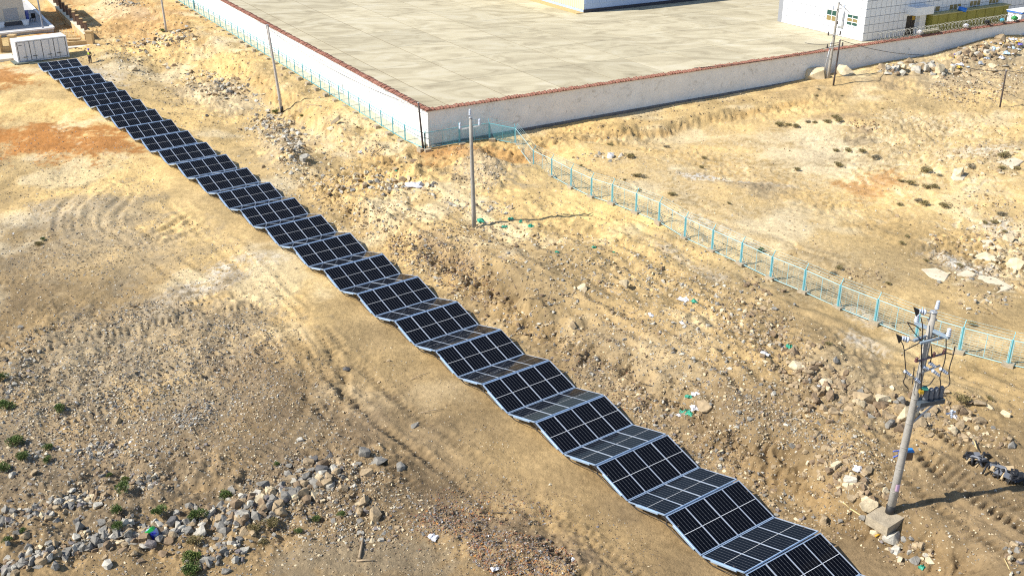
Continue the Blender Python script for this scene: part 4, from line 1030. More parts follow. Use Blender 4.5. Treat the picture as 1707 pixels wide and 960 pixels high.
# ================================================================ FENCES
def fence(root, pts, first_skip=False, ph=1.55, top_arm=.42, lean=None, footing=True, both=True, dense=False):
    """posts at pts (3d), framed wire-mesh panels between them"""
    n = len(pts)
    for i, p in enumerate(pts):
        p = Vector(p); a = Vector(pts[max(i - 1, 0)]); c = Vector(pts[min(i + 1, n - 1)]); d = (c - a); d.z = 0; d.normalize()
        out = Vector((-d.y, d.x, 0)) if lean is None else lean
        b = MB(); b.bar(p + Vector((0, 0, -.25)), p + Vector((0, 0, ph + .06)), *((.075, .075) if lean is None else (.09, .09)))
        tip = p + Vector((0, 0, ph + top_arm)) + out * .22
        b.bar(p + Vector((0, 0, ph + .05)), tip, .035, .035)
        if both: b.bar(p + out * .45 + Vector((0, 0, -.1)), p + Vector((0, 0, ph * .55)), .03, .03)
        po = b.build('post', M['turq'], root)
        if footing:
            b = MB(); f = p + Vector((0, 0, -.02)) + (Vector((0, 0, 0)) if lean is None else lean * -.5); b.obox(f, d * .30, Vector((-d.y, d.x, 0)) * .2, Z3 * .22); b.build('footing', M['pad'], po, tuple(root.location))
    for i in range(n - 1):
        p, q = Vector(pts[i]), Vector(pts[i + 1]); e = (q - p); e.normalize(); p = p + e * .06; q = q - e * .06
        b = MB()
        up = Vector((0, 0, 1))
        for z in (.12, ph): b.bar(p + up * z, q + up * z, *((.036, .036) if lean is None else (.05, .05)))
        for t_ in (.012, .5, .988): r_ = p.lerp(q, t_); b.bar(r_ + up * .15, r_ + up * (ph - .03), .03, .03)
        fp = b.build('fence_panel', M['turq_pale' if lean is None else 'turq'], root)
        b = MB()
        nw = 18 if dense else 10
        for k in range(1, nw): z = .12 + (ph - .12) * k / nw; b.bar(p + up * z, q + up * z, .012 if dense else .008)
        for k in (1, 2, 4, 5):
            r_ = p.lerp(q, k / 6); b.bar(r_ + up * .15, r_ + up * (ph - .03), .006)
        d = q - p; d.z = 0; d.normalize(); out = Vector((-d.y, d.x, 0)) if lean is None else lean
        for k in (1, 2, 3): b.bar(p + up * (ph + top_arm * k / 3) + out * .073 * k, q + up * (ph + top_arm * k / 3) + out * .073 * k, .009)
        b.build('wire_mesh', M['turq_pale' if lean is None else 'turq'], fp, tuple(root.location))
fpx = [(859.2, 239), (889, 274), (919.5, 295.4), (951.7, 313), (985.5, 328), (1020, 341.5), (1059.8, 357), (1098, 374), (1141, 396.7), (1186.5, 418.3), (1234.4, 440), (1284, 465), (1338.7, 487.6), (1396.6, 512), (1458, 540), (1526, 566), (1598, 589.6), (1680, 608.5), (1772, 630)]
fp3 = [Vector(G(*p)) for p in fpx]
# even out small bumps along the run
for _ in range(2):
    fp3 = [fp3[0]] + [Vector((fp3[i].x, fp3[i].y, (fp3[i - 1].z + 2 * fp3[i].z + fp3[i + 1].z) / 4)) for i in range(1, len(fp3) - 1)] + [fp3[-1]]
fld = thing('mesh_fence', 'turquoise wire mesh fence crossing the bare field from the wall corner to the right edge', 'fence', fp3[0])
fence(fld, fp3)
cpts = [UV(-.75, -.75), UV(-.95, 2.6), UV(-1.1, 5.6)]
cpts = [Vector((p.x, p.y, zat(p))) for p in cpts] + [fp3[0].copy()]
uL = [wall_uv(*unp(px, py, .3)[:2])[0] for px, py in ((694, 229), (672, 217))]
step = 2.72
lpts = [UV(float(uL[0]) + step * k, -1.25) for k in range(0, 34)]
lpts = [Vector((p.x, p.y, float(wall_base(*wall_uv(p.x, p.y))))) for p in lpts]
lf = thing('wall_fence', 'turquoise wire mesh fence standing along the foot of the sunlit white wall', 'fence', lpts[0])
fence(lf, [cpts[0]] + lpts, lean=R3, both=False, ph=1.5)
cf = thing('corner_fence', 'short turquoise mesh fence round the wall corner by the centre pole', 'fence', cpts[0])
fence(cf, cpts, lean=L3, both=False, dense=True)

# ================================================================ POLES AND WIRES
def tapered(b, a, c, r0, r1, n=12, m=0, k=4):
    a, c = Vector(a), Vector(c); b.tube([a.lerp(c, i / k) for i in range(k + 1)], [r0 + (r1 - r0) * i / k for i in range(k + 1)], n, m)
def pole_pts(bx, by, tx, ty):
    p = G(bx, by); return Vector(p), Vector(at_y(tx, ty, p[1]))
def insulator(b, base, axis, L=.45, r=.10, m=0, n=10):
    base, axis = Vector(base), Vector(axis).normalized(); pts = []; rs = []
    for k in range(13):
        t_ = k / 12; pts.append(base + axis * L * t_); rs.append(r * (.45 + .55 * (1 if k % 3 == 1 else .35 if k % 3 == 0 else .8)) * (1 - .25 * t_))
    b.tube(pts, rs, n, m)
def ins_obj(name, root, base, axis, L=.45, r=.1, m=None):
    b = MB(); insulator(b, base, axis, L, r); return b.build(name, m or M['porcelain'], root)
ends = {}
def simple_pole(key, name, label, cat, bx, by, tx, ty, r0, r1, m, band=None, group=None):
    a, c = pole_pts(bx, by, tx, ty); root = thing(name, label, cat, a, group)
    b = MB(); tapered(b, a - Vector((0, 0, .4)), c, r0, r1); b.build('shaft', m, root)
    if band is not None: b = MB(); tapered(b, a + (c - a) * .0, a + (c - a) * band, r0 + .012, r0 + .008, k=1); b.build('painted_band', M['black'], root)
    b = MB(); tapered(b, c, c + (c - a).normalized() * .06, r1 + .02, r1 + .015, k=1); b.build('cap', M['galv'], root)
    ends[key] = (a, c, root); return a, c, root
M['pale_pole'] = mat('pale_concrete_pole', (.42, .39, .36), .85, noise=.15, nscale=3); M['rust_pole'] = mat('dark_steel_pole', (.06, .045, .042), .7, noise=.3, nscale=2)
simple_pole('p1', 'utility_pole', 'pale concrete pole with black foot standing in rubble left of the wall', 'pole', 470.5, 187, 446, 43, .17, .10, M['pale_pole'], .07)
simple_pole('d1', 'steel_pole', 'thin dark steel pole leaning beside the sunlit wall, behind the pale pole', 'pole', 454, 96, 444, 42, .09, .07, M['rust_pole'])
simple_pole('d2', 'steel_pole', 'thin dark steel pole just left of the wall corner', 'pole', 706, 249, 697.5, 172, .10, .075, M['rust_pole'])
simple_pole('p2', 'utility_pole', 'pale thin pole cut by the top edge above the gully, left of the wall', 'pole', 277.5, 53, 266, -20, .16, .11, M['pale_pole'])
simple_pole('d3', 'steel_pole', 'short dark pole at the far left end of the sunlit wall', 'pole', 325, 16, 319, -25, .10, .08, M['rust_pole'])
simple_pole('d4', 'steel_pole', 'dark steel pole beside the boulders and pale pole below the right wall', 'pole', 1389, 143, 1400.5, 67, .10, .08, M['rust_pole'])
simple_pole('d5', 'steel_pole', 'dark steel pole alone near the right edge below the rubble heap', 'pole', 1667, 178.5, 1677.5, 118, .085, .07, M['rust_pole'])
simple_pole('p3', 'lamp_pole', 'slim blue-grey pole rising behind the white container', 'pole', 73, 54, 60, -15, .13, .09, mat('blue_grey_pole', (.26, .29, .36), .5, .3))

# centre pole with its cross-arm
a, c, root = simple_pole('pc', 'utility_pole', 'concrete pole with a small cross-arm standing near the centre on stony soil', 'pole', 790.5, 378, 784.3, 197, .17, .11, M['concrete'])
l, r_ = Vector(at_y(767, 216, a.y + .3)), Vector(at_y(799.5, 209.5, a.y - .2))
b = MB(); b.bar(l, r_, .07, .09); b.bar(l.lerp(r_, .5) + Vector((0, 0, .05)), l.lerp(r_, .15), .03); arm = b.build('cross_arm', M['galv'], root)
for q in (l, r_): b = MB(); insulator(b, q + Vector((0, 0, .04)), (0, 0, 1), .42, .11); b.build('insulator', M['porcelain'], arm, tuple(root.location))
ins_obj('top_insulator', root, c + Vector((-.03, 0, .2)), (0, 0, 1), .42, .11)
b = MB(); b.bar(c + Vector((-.03, 0, -.25)), c + Vector((-.03, 0, .2)), .035); b.bar(c + Vector((-.2, -.05, -.1)), c + Vector((.3, -.05, -.06)), .05); b.build('top_bracket', M['galv'], root)

# right far pole with cross-arm and hanging gear
a, c, root = simple_pole('pr', 'utility_pole', 'concrete pole with two cross-arms beside the boulders below the right wall', 'pole', 1380, 131, 1398.5, 5, .18, .11, M['concrete'])
def arm_px(root, p0, p1, Y0, Y1, w_=.07, m=None, nm='cross_arm'):
    l, r_ = Vector(at_y(*p0, Y0)), Vector(at_y(*p1, Y1)); b = MB(); b.bar(l, r_, w_, w_); return b.build(nm, m or M['galv'], root), l, r_
for p0, p1 in (((1388, 16.5), (1408, 14)), ((1380, 59.5), (1401, 58.5)), ((1378, 81), (1405, 77))):
    o, l, r_ = arm_px(root, p0, p1, a.y, a.y - .3)
    for t_ in (0.03, .97): q = l.lerp(r_, t_); b = MB(); insulator(b, q, (0, 0, 1), .4, .1); b.build('insulator', M['porcelain'] if p0[1] < 50 else M['dark_steel'], o, tuple(root.location))
b = MB(); b.tube([at_y(1371.5, 130, a.y), at_y(1386, 70, a.y)], .05, 6); b.build('brace', M['galv'], root)
b = MB(); b.tube([at_y(1400, 7, a.y), at_y(1408, 14, a.y), at_y(1416, 22, a.y)], .035, 6); b.build('cable_end', M['dark_steel'], root)

# ---- big pole in the foreground
a, c, root = simple_pole('pb', 'utility_pole', 'large concrete pole with switchgear and insulators on a concrete pad at lower right', 'pole', 1482.5, 856, 1556.5, 521, .185, .125, M['concrete'], .055)
PY = a.y
def Q(px, py, dy=0.0): return Vector(at_y(px, py, PY + dy))
pz = a.z
b = MB()
ci = [(1444, 858), (1469, 842), (1508, 862), (1480, 880)]
cpl = [unp(x, y, pz + .15) for x, y in ci]
b.prism([(p[0], p[1]) for p in cpl][::-1], pz - .3, pz + .15); b.build('pad', M['pad'], root)
for k, t_ in enumerate((.13, .25, .36, .48, .60, .72, .84)):       # casting joints
    q = a + (c - a) * t_; rr = .185 + (.125 - .185) * t_; b = MB(); tapered(b, q, q + (c - a).normalized() * .035, rr + .006, rr + .006, k=1); b.build('collar', M['concrete'], root)
q = Q(1494, 809); dirp = (c - a).normalized(); b = MB()
for k in range(3):
    ang = -1.9 + k * .35; rr = .184
    n_ = Vector((math.cos(ang), math.sin(ang), 0)); t_ = Vector((-math.sin(ang), math.cos(ang), 0)); b.obox(q + n_ * rr, t_ * .034, dirp * .17, n_ * .004, k % 2)
b.build('sticker', [mat('sticker_pink', (.62, .42, .52), .5), mat('sticker_violet', (.40, .30, .50), .5)], root)
# meter box strapped behind the pole, blue lid
b = MB(); p0 = Q(1513, 757, .28); b.box(p0.x - .19, p0.x + .19, p0.y - .13, p0.y + .13, p0.z - .22, p0.z + .18); mb_ = b.build('meter_box', mat('brown_box', (.17, .11, .065), .7, noise=.2), root)
b = MB(); b.box(p0.x - .21, p0.x + .21, p0.y - .15, p0.y + .15, p0.z + .18, p0.z + .23); b.build('lid', mat('blue_lid', (.03, .22, .55), .5), mb_, tuple(root.location))
b = MB(); b.bar(Q(1489, 752), Q(1500, 751, .1), .05); b.bar(Q(1489, 762), Q(1499, 758, .1), .05); b.bar(Q(1498, 755, .2), p0, .05); b.build('strap', mat('blue_strap', (.12, .18, .55), .5), root)
G2 = M['galv']; BG = mat('blue_grey_steel', (.30, .38, .46), .5, .3, noise=.15)
# top insulator and bracket
b = MB(); b.bar(Q(1549, 521), Q(1561, 521), .08); b.bar(Q(1558, 522), Q(1562, 509), .05); b.bar(Q(1546, 533), Q(1562, 533), .07); b.build('top_bracket', G2, root)
ins_obj('top_insulator', root, Q(1561.5, 515), (0.05, 0, 1), .36, .10)
def strain(p_att, p_end, dy0=0, dy1=0):
    """string insulator with a black clamp at the line end"""
    s0, s1 = Q(*p_att, dy0), Q(*p_end, dy1); d = s1 - s0; L = d.length; d.normalize(); b = MB(); b.bar(s0, s0 + d * L * .4, .035); i_ = b.build('link', G2, root)
    b = MB(); b.tube([s0 + d * L * k for k in (.38, .42, .5, .54, .56, .64, .68, .7, .78, .82)], [.04, .12, .13, .05, .05, .12, .05, .05, .10, .03], 12); b.build('insulator', M['porcelain'], i_, tuple(root.location))
    e = s1; b = MB(); t3 = [s0 + d * L * .8 + Vector((0, 0, .05)), e + Vector((-.12, 0, .14)), e + Vector((.04, 0, -.26)), s0 + d * L * .8 + Vector((0, 0, -.08))]
    off = Vector((0, .05, 0)); vs = [p - off for p in t3] + [p + off for p in t3]; b.add(vs, [(0, 1, 2, 3), (7, 6, 5, 4), (0, 4, 5, 1), (1, 5, 6, 2), (2, 6, 7, 3), (3, 7, 4, 0)]); b.build('clamp', M['black'], i_, tuple(root.location)); return e
strain((1553, 523), (1527, 517)); strain((1525, 569), (1498, 562), -.4, -.4)
# upper arm running towards the viewer on the right, double arm below
armu, l, r_ = arm_px(root, (1526, 538), (1582, 563), PY + .9, PY - .9, .11, BG)
for q in (l.lerp(r_, .02), l.lerp(r_, .97)): b = MB(); insulator(b, q + Vector((0, 0, .05)), (0, 0, 1), .34, .11); b.build('insulator', M['porcelain'], armu, tuple(root.location))
arm2, l2, r2 = arm_px(root, (1523, 568), (1563, 553), PY - .25, PY + .25, .10, BG)
arm3, l3, r3 = arm_px(root, (1534, 572), (1582, 560), PY - .35, PY - .1, .09, BG)
arm4, l4, r4 = arm_px(root, (1526, 603), (1574, 589), PY - .22, PY + .1, .06, mat('violet_steel', (.16, .13, .19), .5, .2))
for t_ in (.02, .62, .98): q = l4.lerp(r4, t_); b = MB(); insulator(b, q, (0, -.2, 1), .22, .08); b.build('insulator', mat('brown_insulator', (.12, .05, .05), .3) if t_ == .02 else bpy.data.materials['brown_insulator'], arm4, tuple(root.location))
arm5, l5, r5 = arm_px(root, (1536, 621), (1567, 609), PY - .2, PY + .15, .06, G2); arm6, _, _ = arm_px(root, (1519, 625), (1532, 637), PY - .25, PY - .05, .05, G2)
for (p0_, p1_) in (((1549, 604), (1560, 612)), ((1567, 614), (1580, 623)), ((1554, 617), (1567, 627)), ((1539, 611), (1548, 615)), ((1508, 618), (1519, 626)), ((1526, 631), (1534, 638))):
    s0, s1 = Q(*p0_, -.15), Q(*p1_, -.15); b = MB(); insulator(b, s0, s1 - s0, (s1 - s0).length, .085); b.build('fuse_insulator', M['porcelain'], root)
# switch: three dark bushings on a tray
tb = MB(); t0, t1 = Q(1529, 668, -.15), Q(1570, 661, .25); u_ = (t1 - t0).normalized(); w_ = Vector((u_.y, -u_.x, 0))
tb.obox((t0 + t1) / 2 + Vector((0, 0, -.10)), u_ * (t1 - t0).length / 2, w_ * .22, Z3 * .10); swb = tb.build('switch_tray', mat('dark_blue_grey', (.10, .125, .15), .5, .3, noise=.25), root)
for k in range(4):
    q = t0.lerp(t1, .3 + .21 * k); b = MB(); b.tube([q, q + Vector((0, 0, .1)), q + Vector((0, 0, .16)), q + Vector((0, 0, .42)), q + Vector((0, 0, .50))], [.13, .14, .11, .12, .07], 12); b.build('bushing', mat('grey_bushing', (.14, .15, .17), .4) if k == 0 else bpy.data.materials['grey_bushing'], swb, tuple(root.location))
b = MB(); q = Q(1535, 652, -.2); b.box(q.x - .07, q.x + .09, q.y - .1, q.y + .1, q.z - .08, q.z + .06); b.build('yellow_cap', mat('amber_cap', (.42, .26, .02), .5), swb, tuple(root.location))
b = MB(); q = Q(1540, 647, -.1); b.box(q.x - .13, q.x + .15, q.y - .1, q.y + .1, q.z - .05, q.z + .04); b.build('green_cover', mat('teal_cover', (.05, .32, .24), .5), swb, tuple(root.location))
b = MB(); b.bar(Q(1522, 704), Q(1560, 671, .1), .06); b.bar(Q(1519, 690), Q(1545, 677, -.1), .05); b.bar(Q(1526, 682), Q(1568, 664, .2), .07); b.build('brace', G2, root)
# jumpers
for pts in ([(1499, 565), (1506, 577), (1509, 605), (1510, 625), (1506, 637), (1514, 648)], [(1535, 529), (1538, 545), (1537, 575)], [(1536, 562), (1536, 600), (1536, 640), (1535, 655)], [(1513, 538), (1522, 552), (1535, 567)],
            [(1577, 558), (1577, 585), (1574, 605), (1567, 626), (1568, 640), (1565, 650)], [(1592, 577), (1589, 592), (1582, 617), (1583, 640), (1570, 648)], [(1552, 575), (1553, 590), (1551, 604)], [(1524, 612), (1522, 632), (1521, 640)], [(1574, 587), (1588, 591)],
            [(1508, 584), (1545, 566), (1586, 552)], [(1512, 537), (1525, 542), (1535, 550)], [(1536, 642), (1548, 642), (1558, 629)]):
    b = MB(); P_ = [Q(*p, -.2) for p in pts]; sm = []
    for i in range(len(P_) - 1):
        for k in range(4):
            t_ = k / 4; p0_, p1_, p2_, p3_ = P_[max(i - 1, 0)], P_[i], P_[i + 1], P_[min(i + 2, len(P_) - 1)]
            sm.append(.5 * ((2 * p1_) + (p2_ - p0_) * t_ + (2 * p0_ - 5 * p1_ + 4 * p2_ - p3_) * t_ ** 2 + (3 * p1_ - p0_ - 3 * p2_ + p3_) * t_ ** 3))
    sm.append(P_[-1]); b.tube(sm, .022, 6); b.build('jumper_wire', M['wire'], root)
b = MB(); P_ = [Q(1573, 655, .1), Q(1580, 667, .1), Q(1585, 682, .1)]; b.tube(P_, .01, 5); dl = b.build('drop_wire', M['wire'], root)
b = MB(); b.bar(Q(1577, 690, .1), Q(1593, 686, .1), .06); insulator(b, Q(1587, 683, .1), (.1, 0, -1), .4, .07); b.build('hanging_insulator', M['porcelain'], root)

# ---- wires strung between the poles
def sag(p, q, drop, r=.022, n=14):
    b = MB(); b.tube([Vector(p).lerp(Vector(q), k / n) - Vector((0, 0, drop * 4 * (k / n) * (1 - k / n))) for k in range(n + 1)], r, 5); return b
def wire(p, q, drop, label, r=.022, m=None):
    o = sag(p, q, drop, r).build('overhead_wire', m or M['wire'], None); tag(o, label, 'wire'); return o
top = lambda k, f=1.0: ends[k][0].lerp(ends[k][1], f)
wire(top('d3'), top('d1'), .5, 'dark wire strung along the sunlit wall up to the top left'); wire(top('d1'), top('d2'), .8, 'dark wire sagging between the two dark poles along the sunlit wall')
wire(top('d1', .93), top('d2', .92), .9, 'second, lower dark wire sagging along the sunlit wall')
wire(top('d4'), at_y(1560, 92, top('d4').y + 14), .5, 'dark cable running from the dark pole down across the right wall', .03); wire(at_y(1560, 92, top('d4').y + 14), top('d5'), .6, 'dark cable drooping over the rubble heap to the right pole', .03)
wire(top('d5'), top('d5') + Vector((14, -3, -.3)), .4, 'short cable leaving the right edge from the last dark pole', .03)
wire(top('d4', .95), at_y(1342, 72, ends['d4'][0].y + 3), .2, 'dark cable from the dark pole to the left over the yard', .03); wire(top('d4', .9), UV(.2, 30, TOP + .3), .4, 'thin dark cable drooping onto the coping left of the far pole', .03)
wire(top('d2'), at_y(640, 150, top('d2').y + 8), .3, 'thin wire running left from the corner pole along the white wall', .015)
# ================================================================ ROCKS, RUBBLE, GRIT
rs = np.random.RandomState(11)
RC = {'grey': (0.218, 0.205, 0.179), 'pale grey': (.43, .40, .335), 'tan': (0.332, 0.249, 0.149), 'brown': (0.205, 0.144, 0.087), 'cream': (.54, .445, .29), 'dark grey': (0.110, 0.105, 0.101), 'reddish brown': (0.227, 0.113, 0.065), 'violet grey': (.20, .175, .165), 'orange brown': (0.367, 0.175, 0.053), 'white': (0.577, 0.568, 0.550)}
RN = list(RC); RM = [mat(k.replace(' ', '_') + '_stone', c, .92, noise=.32, nscale=3, bump=.5, bscale=9) for k, c in RC.items()]
def rock_proto(seed, flat, npts=15):
    r_ = random.Random(seed); bm = bmesh.new()
    sx, sy, sz = 1, r_.uniform(.62, .95), flat
    for k in range(npts):
        while True:
            p = Vector((r_.uniform(-1, 1), r_.uniform(-1, 1), r_.uniform(-1, 1)))
            if .55 < p.length < 1.0: break
        p = p.normalized() * r_.uniform(.85, 1.0)
        q = 4.0; n_ = (abs(p.x) ** q + abs(p.y) ** q + abs(p.z) ** q) ** (1 / q); p = p.lerp(p / n_, .7)     # push toward a block
        bm.verts.new((p.x * sx * .5, p.y * sy * .5, p.z * sz * .5))
    g = bmesh.ops.convex_hull(bm, input=bm.verts)
    for v in [v for v in bm.verts if not v.link_faces]: bm.verts.remove(v)
    bmesh.ops.dissolve_limit(bm, angle_limit=.22, verts=bm.verts, edges=bm.edges)
    bmesh.ops.triangulate(bm, faces=bm.faces)
    bm.normal_update()
    V = np.array([v.co[:] for v in bm.verts]); F = np.array([[v.index for v in f.verts] for f in bm.faces]); bm.free()
    return V, F
SHAPES = [('angular', s, .72) for s in range(6)] + [('flat', s, .36) for s in range(20, 24)] + [('blocky', s, .9) for s in range(40, 44)]
def idx_proto(t_):
    V, F = rock_proto(t_[1], t_[2]); return V, F
PROT = [idx_proto(t_) for t_ in SHAPES]
# grit: coarse lumps with few faces
GRIT = [rock_proto(s, .7, 7) for s in range(60, 66)]

def mix(**k):
    w_ = np.zeros(len(RN)); 
    for a, b_ in k.items(): w_[RN.index(a.replace('_', ' '))] = b_
    return w_ / w_.sum()
GREYS = mix(grey=4, pale_grey=2, tan=2.4, cream=.5, violet_grey=.6, brown=1.3, dark_grey=.5); RUST = mix(tan=5, cream=1.2, brown=2.6, grey=.8); PALES = mix(pale_grey=4, cream=3, tan=2.2, grey=1.2, brown=.5); TANS = mix(tan=4, cream=1.8, brown=2.4, grey=.6, pale_grey=1); MIXED = mix(tan=3, cream=1.5, pale_grey=1.6, grey=1.5, brown=1.5, violet_grey=.6)
BRICKY = mix(brown=3, reddish_brown=2.4, violet_grey=2, orange_brown=.9, grey=1, tan=1.5, white=.35); EARTH = mix(tan=4, brown=3, cream=.8, grey=.5, violet_grey=.3)
# where the photo shows stones: outline (x, y, half width, half height, tilt) or a line, how many, sizes in metres, colours, where that is
CL = []
def ell(px, py, rx, ry, rot, n, s0, s1, cm, where=None): CL.append(('e', (px, py, rx, ry, rot), n, s0, s1, cm, where))
def lin(pts, wd, n, s0, s1, cm, where=None): CL.append(('l', (pts, wd), n, s0, s1, cm, where))
lin([(0, 948), (60, 930), (150, 905), (240, 893)], 17, 210, .14, .80, GREYS, 'bottom left stone bank')
lin([(170, 882), (250, 890), (330, 872), (400, 850)], 20, 210, .13, .72, GREYS, 'stone row around the green bag')
lin([(380, 868), (440, 845), (500, 812), (560, 775)], 27, 300, .15, .90, GREYS, 'boulder heap at lower left')
lin([(0, 872), (60, 852), (130, 838), (178, 815)], 20, 280, .12, .58, GREYS, 'stone spread along the left edge')
lin([(320, 935), (370, 925), (400, 900)], 22, 90, .15, .6, GREYS, 'stones beside the bottom bushes')
ell(170, 752, 48, 16, -5, 130, .10, .40, GREYS, 'stone patch among the left bushes'); ell(235, 800, 42, 14, 0, 90, .10, .42, GREYS, 'stones round the paired bushes')
lin([(5, 655), (30, 610), (45, 560)], 22, 150, .10, .42, GREYS, 'stones by the left edge'); lin([(5, 780), (40, 760), (90, 745)], 12, 60, .1, .42, GREYS, 'stones by the left edge')
ell(225, 522, 50, 16, -15, 260, .07, .26, GREYS, 'grey gravel patch on the left'); ell(320, 690, 40, 20, -20, 220, .07, .3, GREYS, 'grey gravel patch on the left'); ell(185, 665, 40, 16, -10, 150, .07, .3, GREYS, 'grey gravel patch on the left')
ell(400, 540, 60, 26, -20, 200, .07, .24, GREYS, 'grey gravel patch on the left'); ell(250, 610, 120, 40, -10, 500, .05, .2, GREYS, None)
ell(600, 870, 70, 30, 20, 110, .10, .45, MIXED, 'stones right of the boulder heap'); ell(560, 800, 80, 40, -30, 200, .08, .32, MIXED, 'stones right of the boulder heap')
lin([(1250, 470), (1290, 540), (1330, 600), (1400, 650)], 26, 220, .10, .60, RUST, 'stony bank left of the big pole'); lin([(1330, 610), (1420, 670), (1500, 690), (1620, 690)], 30, 340, .12, .85, RUST, 'rubble bank behind the big pole')
lin([(1370, 780), (1430, 800), (1465, 830)], 24, 120, .10, .62, RUST, 'stones left of the big pole foot'); lin([(1440, 850), (1485, 905), (1550, 925)], 20, 90, .10, .55, MIXED, 'stones below the concrete pad')
ell(1390, 730, 90, 30, 25, 420, .06, .26, MIXED, None); ell(1600, 720, 90, 24, 10, 260, .08, .42, RUST, 'rubble bank behind the big pole'); ell(1690, 930, 20, 30, 0, 22, .15, .5, MIXED, 'lower right corner')
lin([(1090, 440), (1180, 500), (1290, 560)], 34, 420, .08, .42, PALES, 'stony terrace right of centre'); ell(1000, 440, 120, 40, 20, 420, .07, .34, PALES, 'stony terrace right of centre'); ell(820, 390, 80, 20, 5, 160, .1, .42, TANS, 'foot of the centre pole')
ell(360, 140, 60, 20, 8, 230, .16, .85, PALES, 'rubble heap below the upper gully'); ell(395, 158, 40, 12, 10, 60, .15, .7, PALES, 'rubble heap below the upper gully')
lin([(415, 212), (455, 205), (490, 235), (500, 268)], 24, 300, .16, .85, PALES, 'rubble heap by the pale pole'); lin([(470, 275), (520, 300), (570, 305)], 24, 180, .14, .6, PALES, 'rubble spill beside the row')
lin([(565, 310), (620, 300), (670, 308), (720, 312)], 16, 200, .16, .8, PALES, 'pale ledge left of centre pole'); ell(620, 250, 70, 14, 20, 60, .15, .6, PALES, 'slope below the white wall')
ell(800, 285, 45, 30, 10, 420, .07, .32, PALES, 'spoil mound behind centre pole'); ell(800, 345, 60, 12, 5, 110, .12, .55, PALES, 'foot of the centre pole'); ell(1000, 262, 45, 8, 0, 60, .12, .6, PALES, 'mound right of corner fence')
ell(210, 4, 40, 8, 0, 70, .3, .9, PALES, 'stone heap at the top edge'); lin([(225, 75), (270, 68), (320, 58)], 14, 150, .25, 1.0, PALES, 'stone bank in the upper left gully'); lin([(185, 88), (215, 95), (240, 125)], 18, 200, .14, .55, PALES, 'stones right of the worker')
ell(290, 170, 60, 30, 30, 90, .12, .4, PALES, 'slope right of the row')
lin([(1468, 118), (1520, 112), (1560, 116), (1590, 120)], 9, 90, .4, 1.5, PALES, 'rubble row under the right wall'); lin([(1600, 95), (1650, 85), (1707, 66)], 16, 300, .22, 1.3, TANS, 'rubble heap under the right wall'); ell(1640, 140, 90, 30, -8, 620, .12, .5, TANS, None)
ell(1640, 270, 80, 30, 0, 90, .15, .8, mix(cream=3, tan=2), 'sandstone outcrop, right edge'); ell(1670, 430, 50, 40, 0, 90, .12, .7, mix(cream=3, tan=2, brown=.6), 'sandstone outcrop, right edge'); ell(1430, 460, 40, 14, 0, 60, .08, .4, EARTH, 'brown patch above long fence')
ell(1440, 208, 30, 8, 5, 60, .1, .34, mix(brown=2, reddish_brown=1), 'brown patch below far pole')
# broken stone strewn along the bank beside the row
lin([(520, 310), (640, 380), (760, 470), (880, 560)], 34, 700, .07, .42, TANS, None); lin([(880, 540), (1010, 640), (1130, 720), (1260, 810), (1350, 900)], 42, 900, .05, .34, MIXED, None)
lin([(700, 360), (900, 450), (1100, 560), (1300, 690)], 46, 900, .06, .36, MIXED, None); lin([(1190, 470), (1260, 560), (1330, 660), (1400, 770)], 40, 420, .07, .5, RUST, 'stony bank left of the big pole')
lin([(430, 200), (470, 220), (500, 255)], 22, 260, .16, .7, PALES, 'rubble heap by the pale pole')
# brick and gravel dumps
lin([(705, 868), (760, 870), (810, 885)], 26, 900, .05, .22, BRICKY, None); ell(870, 930, 90, 40, 12, 2300, .05, .20, BRICKY, None); ell(820, 845, 110, 26, 10, 500, .05, .18, BRICKY, None); ell(720, 430, 75, 26, 20, 900, .06, .22, mix(violet_grey=3, brown=3, tan=2, reddish_brown=.6), None); ell(780, 470, 50, 22, 30, 300, .06, .2, BRICKY, None)
ell(1020, 640, 70, 30, 30, 600, .05, .2, mix(violet_grey=1, brown=3, tan=3, reddish_brown=1), None); ell(960, 600, 40, 50, 20, 260, .05, .2, mix(violet_grey=2, brown=3, tan=2), None); ell(1150, 720, 100, 40, 25, 800, .05, .22, EARTH, None); ell(1270, 700, 70, 40, 30, 400, .05, .24, MIXED, None)
# loose scatter
SPECK = mix(pale_grey=2.4, cream=2, grey=2.2, tan=3, brown=2.2, violet_grey=.5, white=.12); SAND = mix(tan=4, cream=2.5, brown=2, pale_grey=1, grey=.5)
ell(220, 560, 270, 200, 0, 5200, .05, .20, SPECK, None); ell(220, 620, 240, 110, -8, 3000, .06, .26, SPECK, None); ell(300, 780, 330, 190, 0, 5200, .045, .20, SPECK, None); ell(150, 720, 200, 120, 0, 1800, .06, .28, SPECK, None); ell(440, 680, 120, 160, -25, 1500, .05, .2, MIXED, None)
ell(620, 780, 260, 190, 30, 2600, .035, .15, SAND, None); ell(560, 840, 160, 70, 10, 1500, .05, .24, MIXED, None); ell(760, 880, 330, 100, 10, 2400, .035, .14, EARTH, None)
ell(640, 380, 190, 100, 30, 1900, .06, .28, SAND, None); ell(1050, 480, 330, 150, 30, 3800, .05, .24, SPECK, None); ell(1250, 680, 280, 170, 35, 4200, .04, .2, SAND, None); ell(1560, 760, 190, 190, 0, 1900, .035, .18, SAND, None)
